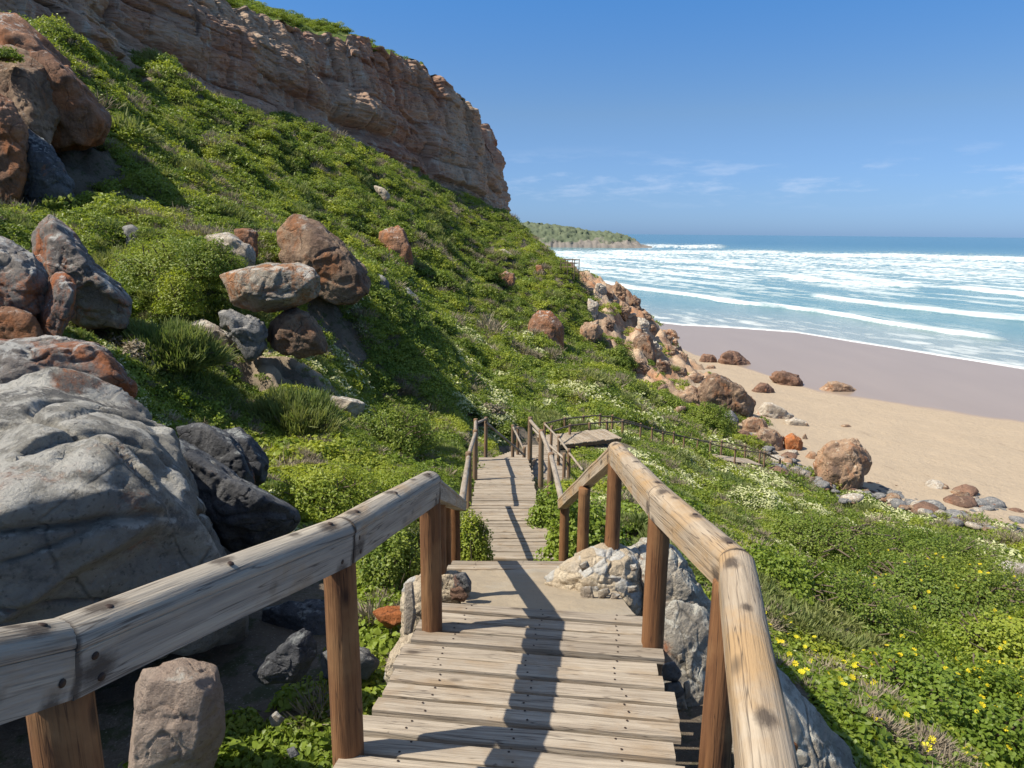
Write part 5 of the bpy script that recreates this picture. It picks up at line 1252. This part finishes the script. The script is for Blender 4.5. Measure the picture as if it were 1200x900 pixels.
def cover():
    rg = np.random.default_rng(11); N = 330000
    th_ = rg.uniform(math.radians(-52), math.radians(45), N); lr_ = rg.uniform(math.log(2.2), math.log(172), N); r = np.exp(lr_)
    s = np.clip(0.0095*r, 0.085, 0.62)
    keep = rg.uniform(size=N) < np.minimum(1, (0.0095*r/s)**2*1.0+0.0)
    # sampling is uniform in log r, so thin the near range and thicken with jitter
    th_, r, s = th_[keep], r[keep], s[keep]
    x = r*np.sin(th_); y = r*np.cos(th_)
    z = hill_z(x, y); bz = beach_z(x, y)
    dd = deck_dist(x, y)
    ok = (z > bz+0.15) & (z > 2.4+0.8*n2(x, y, 4, 3, 8.0)) & (dd > 0.12+s*0.35)
    sa = sandy(x, y); ok &= rg.uniform(size=len(x)) > sa*0.9
    bm2 = bankmask(x, y); ok &= bm2 < 0.35+0.9*rg.uniform(size=len(x))*(n2(x, y, 3.5, 2, 3.0) > 0.22)
    # not under the cliff
    for (cx, cy, ex, ey) in FOOT:
        ok &= ~((((x-cx)/(ex*0.68))**2+((y-cy)/(ey*0.68))**2) < 1)
    # bare shaded soil left of the deck
    ok &= ~((x > 0.75) & (x < 2.3) & (y > 2.6) & (y < 7.2) & (np.hypot((x-1.45)/0.85, (y-5.1)/1.9) < 1))
    far_ = np.minimum(deck_dist(x, y), 9); ok &= ~((r > 24) & (far_ < 0.7))
    bare = np.hypot((x+1.5)/1.3, (y-4.3)/1.9) < 1+0.3*n2(x, y, 0.6, 2, 1.0); ok &= ~(bare & (rg.uniform(size=len(x)) < 0.62+0.5*n2(x, y, 0.5, 2, 3.0)))
    x, y, z, r, s = x[ok], y[ok], z[ok], r[ok], s[ok]; n = len(x)
    px, py, dpt = PIX(np.stack([x, y, z], 1)); vis = (dpt > 0.5) & (px > -160) & (px < 1360) & (py < 1150); x, y, z, r, s, px, py = x[vis], y[vis], z[vis], r[vis], s[vis], px[vis], py[vis]; n = len(x)
    a = n2(x, y, 3.0, 4, 21.0); b = n2(x, y, 7.0, 3, 22.0); c = n2(x, y, 1.2, 3, 23.0); e = n2(x*0.6+y*0.5, y*0.4-x*0.6, 3.2, 4, 24.0)
    idx = np.zeros(n, int)       # far: 0-2 green, 3-4 lime, 5 heath, 6 dry, 7 cream ; near (+8): 8-9 fleshy, 10 green, 11 lime, 12 heath, 13 dry, 14 cream
    pick = rg.integers(0, 3, n); idx = pick
    idx = np.where(a+0.5*rg.normal(size=n)*0.35 > 0.30, 3+rg.integers(0, 2, n), idx)
    idx = np.where((b < -0.3) & (rg.uniform(size=n) < 0.3), 5, idx)
    idx = np.where((c+0.6*b > 0.50) & (rg.uniform(size=n) < 0.5), 6, idx)
    idx = np.where(rg.uniform(size=n) < 0.03, 6, idx)
    # cream flower drifts grow on the lower, moister slope, in streaks
    low = sstep(21.0, 17.0, z)*sstep(74, 44, r)*sstep(5, 11, r)+0.9*np.exp(-(((x+4)/5)**2+((y-42)/14)**2))
    cm = (e+0.35*c > 0.44-0.20*np.clip(low, 0, 1)) & (low > 0.25); idx = np.where(cm & (rg.uniform(size=n) < 0.75), 7, idx)
    nearm = r < 15+3*rg.normal(size=n)*0.5
    mp = np.array([8, 9, 10, 11, 11, 12, 13, 14]); idx = np.where(nearm, mp[idx], idx)
    # at the right the low cover has bright fleshy leaves
    tint = np.clip(0.58+0.6*a+0.3*b+0.2*rg.normal(size=n), 0, 1)
    sv = np.where(nearm, 1.15, 1.25)*s*np.exp(rg.normal(size=n)*0.25)
    grass = np.isin(idx, (5, 12)); hz = 0.85+0.3*rg.uniform(size=n)
    scl = np.stack([sv, sv, sv*hz*1.0], 1)
    rot = np.stack([rg.normal(size=n)*0.2, rg.normal(size=n)*0.2+0.15, rg.uniform(0, 6.28, n)], 1)
    P = np.stack([x, y, z-0.4*s], 1)
    meshes = [clump('green', 1, 230, 0.21), clump('green', 2, 230, 0.20), clump('green', 3, 200, 0.23), clump('lime', 4, 220, 0.20), clump('lime', 5, 200, 0.21), clump('heath', 6, 320, 0.14, 0.75), clump('dry', 7, 260, 0.16, 0.65), clump('cream', 8, 170, 0.22),
              clump('fleshy', 11, 80, 0.37, 0.8, True), clump('fleshy', 12, 70, 0.40, 0.8, True), clump('green', 13, 80, 0.34, 0.7, True), clump('lime', 14, 60, 0.40, 0.7, True), clump('heath', 15, 200, 0.28, 0.8), clump('dry', 16, 160, 0.30, 0.7), clump('cream', 17, 120, 0.26)]
    scatter('hillside_scrub', P, scl, rot, idx, tint, meshes, 'low green coastal scrub with cream flower drifts covering the whole slope', 'scrub')
    print('scrub points', n)
    # yellow flowers at the lower right
    m = (x > 2.2) & (r < 13) & (rg.uniform(size=n) < np.where(n2(x, y, 1.5, 2, 41.0) > 0.05, 0.03, 0.005))
    q = np.stack([x[m], y[m], z[m]+0.08+s[m]*0.35], 1); k = len(q)
    scatter('yellow_flowers', q, np.exp(rg.normal(size=k)*0.25)[:, None]*np.full((k, 3), 0.027), np.stack([rg.normal(size=k)*0.5, rg.normal(size=k)*0.5-0.3, rg.uniform(0, 6, k)], 1), np.zeros(k, int), rg.uniform(size=k), [flower_mesh()], 'small yellow daisies sprinkled over the plants at the lower right', 'flowers')
    # hilltop plants
    rgt_ = np.random.default_rng(3); Gq = PLAT; ns, nb = Gq.shape[:2]; k = 16000
    ii = rgt_.integers(60, ns-1, k); jj = rgt_.integers(9, nb-12, k); q = Gq[ii, jj]+rgt_.normal(size=(k, 3))*np.array([0.8, 0.8, 0.1])
    qx, qy, qd = PIX(q); v = (qx > 150) & (qx < 700) & (qd > 5); q = q[v]; k = len(q); sv = rgt_.uniform(0.4, 1.0, k)
    scatter('hilltop_scrub', q, np.stack([sv, sv, sv*0.8], 1), np.stack([np.zeros(k), np.zeros(k), rgt_.uniform(0, 6, k)], 1), rgt_.integers(0, 4, k), rgt_.uniform(size=k)*0.8, meshes[:4], 'low scrub on the hilltop above the cliff', 'scrub')
cover()

# individual shrubs
def shrub(label, px, py, d, w, h, kind, nleaf=5000, lsize=0.05, group=None, seed=1, dep=None, name='shrub', bloom=0):
    """bush: twiggy stems and a lumpy crown of single leaves; (px,py) = foot, w,h metres"""
    rg = np.random.default_rng(seed); p = U(px, py, d) if d else U(px, py, ray_ground(px, py)+w*0.3); dep = dep or w*0.8
    root = thing(name, label, 'shrub', tuple(p), group)
    dd_ = rg.normal(size=(nleaf, 3)); dd_[:, 2] = np.abs(dd_[:, 2]); dd_ /= np.linalg.norm(dd_, axis=1)[:, None]
    lump = 1+0.34*perlin(dd_*1.8+seed*2.3)+0.22*perlin(dd_*4.5+seed)+0.1*perlin(dd_*9+seed)
    rad = (0.5+0.5*rg.uniform(size=nleaf)**0.6)*lump; C = dd_*rad[:, None]*np.array([w/2, dep/2, h]); C[:, 2] -= 0.1*h
    if kind == 'heath':
        t_ = dd_*0.8+0.35*rg.normal(size=(nleaf, 3)); t_[:, 2] += 0.7; t_ /= np.linalg.norm(t_, axis=1)[:, None]; b_ = np.cross(t_, rg.normal(size=(nleaf, 3))); b_ /= np.linalg.norm(b_, axis=1)[:, None]
        L = lsize*2.6*rg.uniform(0.6, 1.4, nleaf)[:, None]; ww = L*0.07
        V = np.stack([C-b_*ww, C+b_*ww, C+t_*L+b_*ww*0.3, C+t_*L-b_*ww*0.3], 1).reshape(-1, 3); Fc = (np.arange(nleaf)*4)[:, None]+np.arange(4)[None, :]; k = 4
    else:
        nn = dd_+0.6*rg.normal(size=(nleaf, 3)); nn[:, 2] += 0.3; nn /= np.linalg.norm(nn, axis=1)[:, None]
        V, Fc, k = leaf_quads(C, nn, lsize*rg.uniform(0.7, 1.3, nleaf), lsize*0.6, rg, 'hex' if d and d < 14 else 'diamond')
    tint = np.clip(0.45+0.8*perlin(C*2.2/max(w, .5)+seed)+0.25*rg.normal(size=nleaf), 0, 1)
    o = add('crown', mesh_np('crown', V, Fc, LV['m'+kind], smooth=False, attrs={'lr': np.repeat(rg.uniform(size=nleaf), k), 'tint': np.repeat(tint, k)}), root)
    SV, SF = [], []
    for i in range(34):
        a = rg.uniform(0, 6.28); e = rg.uniform(0.25, 1.2); tip = np.array([math.cos(a)*w*0.46*math.cos(e)*1.1, math.sin(a)*dep*0.46*math.cos(e)*1.1, h*0.85*math.sin(e)])
        st_ = np.array([rg.normal()*w*0.06, rg.normal()*w*0.06, -0.12]); mid_ = (st_+tip)/2+rg.normal(size=3)*w*0.05
        for (A, B, r0, r1) in ((st_, mid_, 0.012, 0.008), (mid_, tip, 0.008, 0.004)):
            x_, y_, z_, L = frame(A, B); k0 = len(SV)
            for (Q, rr2) in ((A, r0), (B, r1)):
                for t in range(5): an = t*2*math.pi/5; SV.append(Q+(x_*math.cos(an)+y_*math.sin(an))*rr2*max(1, w))
            SF += [(k0+t, k0+(t+1) % 5, k0+5+(t+1) % 5, k0+5+t) for t in range(5)]
    if bloom:
        ii_ = rg.integers(0, nleaf, bloom*4); ii_ = ii_[(rad[ii_] > 0.8*lump[ii_]) & (dd_[ii_, 2] > 0.25)][:bloom]; BV, BF = [], []
        for q in ii_:
            c_ = C[q]*1.04; n_ = Vector((rg.normal()*0.4, rg.normal()*0.4-0.4, 1)).normalized(); u_ = np.array(n_.orthogonal().normalized()); v_ = np.cross(np.array(n_), u_); rr_ = 0.024*rg.uniform(0.7, 1.3)
            for i in range(8):
                a = 2*math.pi*i/8+rg.uniform(-.1, .1); k0 = len(BV)
                for (da, ra, up_) in ((0, 0.05, 0), (-0.3, 0.8, 0.16), (0, 1.0, 0.2), (0.3, 0.8, 0.16)): BV.append(c_+(u_*math.cos(a+da)+v_*math.sin(a+da))*rr_*ra+np.array(n_)*rr_*up_)
                BF.append((k0, k0+1, k0+2, k0+3))
        add('blossoms', mesh_np('blossoms', np.array(BV), BF, LV['myellow'], smooth=False, attrs={'lr': np.zeros(len(BV)), 'tint': np.zeros(len(BV))}), root)
    add('stems', mesh_np('stems', np.array(SV), SF, M['stem']), root)
    return root
shrub('dark green feathery heath bush left of the sandy patch', 188, 425, 15.5, 3.0, 0.78, 'heath', 15000, 0.08, seed=1, dep=1.8)
shrub('brownish dry heath bush at the left foot of the feathery one', 150, 432, 14.8, 1.5, 0.7, 'dry', 5000, 0.09, seed=2)
shrub('bright yellow green leafy shrub below the dense bushes, left of the balanced boulder', 212, 362, 18.6, 1.3, 1.15, 'lime', 3500, 0.07, seed=3)
shrub('dense dark bush above the bright yellow green shrub', 205, 330, 20.5, 3.6, 1.4, 'green', 14000, 0.075, seed=4)
shrub('rounded bush left of the pale flat rock', 250, 318, 20.0, 1.8, 1.0, 'green', 7000, 0.07, seed=5)
shrub('low bright bush beside the left handrail, above the dark lichened slab', 385, 592, 9.8, 1.6, 0.62, 'lime', 9000, 0.04, seed=6, dep=1.4)
shrub('second low yellowish bush reaching the left posts of the middle flight', 470, 590, 11.6, 1.7, 0.6, 'lime', 9000, 0.04, seed=7)
shrub('feathery green bush by the rubble kerb, left of the third handrail post', 463, 700, 6.9, 0.75, 0.75, 'green', 8000, 0.035, seed=8)
shrub('small yellow green bush squeezed between the left posts and the middle flight', 556, 655, 9.6, 0.5, 0.75, 'lime', 4500, 0.035, seed=9)
shrub('glossy green bush pushing onto the right side of the middle flight', 655, 615, 12.4, 1.15, 0.75, 'fleshy', 4500, 0.06, seed=10)
shrub('leafy green bush under the descending right handrail', 688, 650, 9.4, 1.3, 0.75, 'fleshy', 5200, 0.06, seed=11)
shrub('dense rounded bush growing against the rounded grey beach boulder', 828, 502, None, 4.6, 2.3, 'green', 12000, 0.16, seed=12)
shrub('low bush right of the rounded bush, above the fence', 868, 524, None, 2.4, 1.2, 'lime', 5000, 0.13, seed=13)
shrub('dark leafy bush between the orange boulder and the rocky bank', 722, 428, None, 5.0, 2.6, 'green', 9000, 0.2, seed=14)
shrub('grey green scrubby bush on the bushy knoll above the steps', 455, 520, None, 2.6, 1.1, 'green', 9000, 0.075, seed=15)
shrub('tall heathy bush on the left of the knoll above the steps', 345, 505, None, 2.4, 0.9, 'heath', 9000, 0.08, seed=16)
shrub('grey brown dead looking bush among the cream flowers', 560, 492, None, 2.2, 0.8, 'dry', 4000, 0.12, seed=17)
shrub('round bush casting shade on the small orange rock of the upper slope', 568, 325, None, 4.2, 2.0, 'green', 7000, 0.2, seed=18)
shrub('dark bush crowning the reddish square rock', 452, 276, None, 3.6, 1.8, 'green', 7000, 0.17, seed=19)
shrub('small tuft of plants growing on top of the brown weathered boulder', 6, 68, 31.5, 1.6, 0.5, 'green', 2500, 0.1, seed=20)

shrub('full rounded bright green bush with yellow flowers at the bottom right corner', 1130, 850, 6.6, 2.4, 0.62, 'fleshy', 15000, 0.045, seed=31, dep=2.0, bloom=90)
shrub('rounded green bush just right of the bend of the near right handrail', 985, 735, 9.6, 2.3, 0.72, 'green', 15000, 0.04, seed=32, dep=2.0)
shrub('broad fresh green bush in front of the cream flower crest at the right', 1110, 715, 11.0, 3.2, 0.85, 'green', 20000, 0.045, seed=33, dep=2.6, bloom=60)
shrub('yellow green cushion bush at the right edge, above the flowering bush', 1200, 770, 8.8, 2.0, 0.6, 'lime', 12000, 0.045, seed=34, bloom=40)
shrub('low green bush below the far end of the near right handrail', 905, 690, 9.6, 1.8, 0.55, 'fleshy', 9000, 0.05, seed=35)
shrub('long low bush under the cream flowers in the middle of the right slope', 960, 640, 17.5, 4.0, 0.8, 'green', 16000, 0.06, seed=36, dep=2.6)
shrub('wide dome of scrub on the right slope, left of the pale grey rock', 1085, 660, 20.0, 4.4, 0.95, 'green', 16000, 0.07, seed=37, dep=3.0)
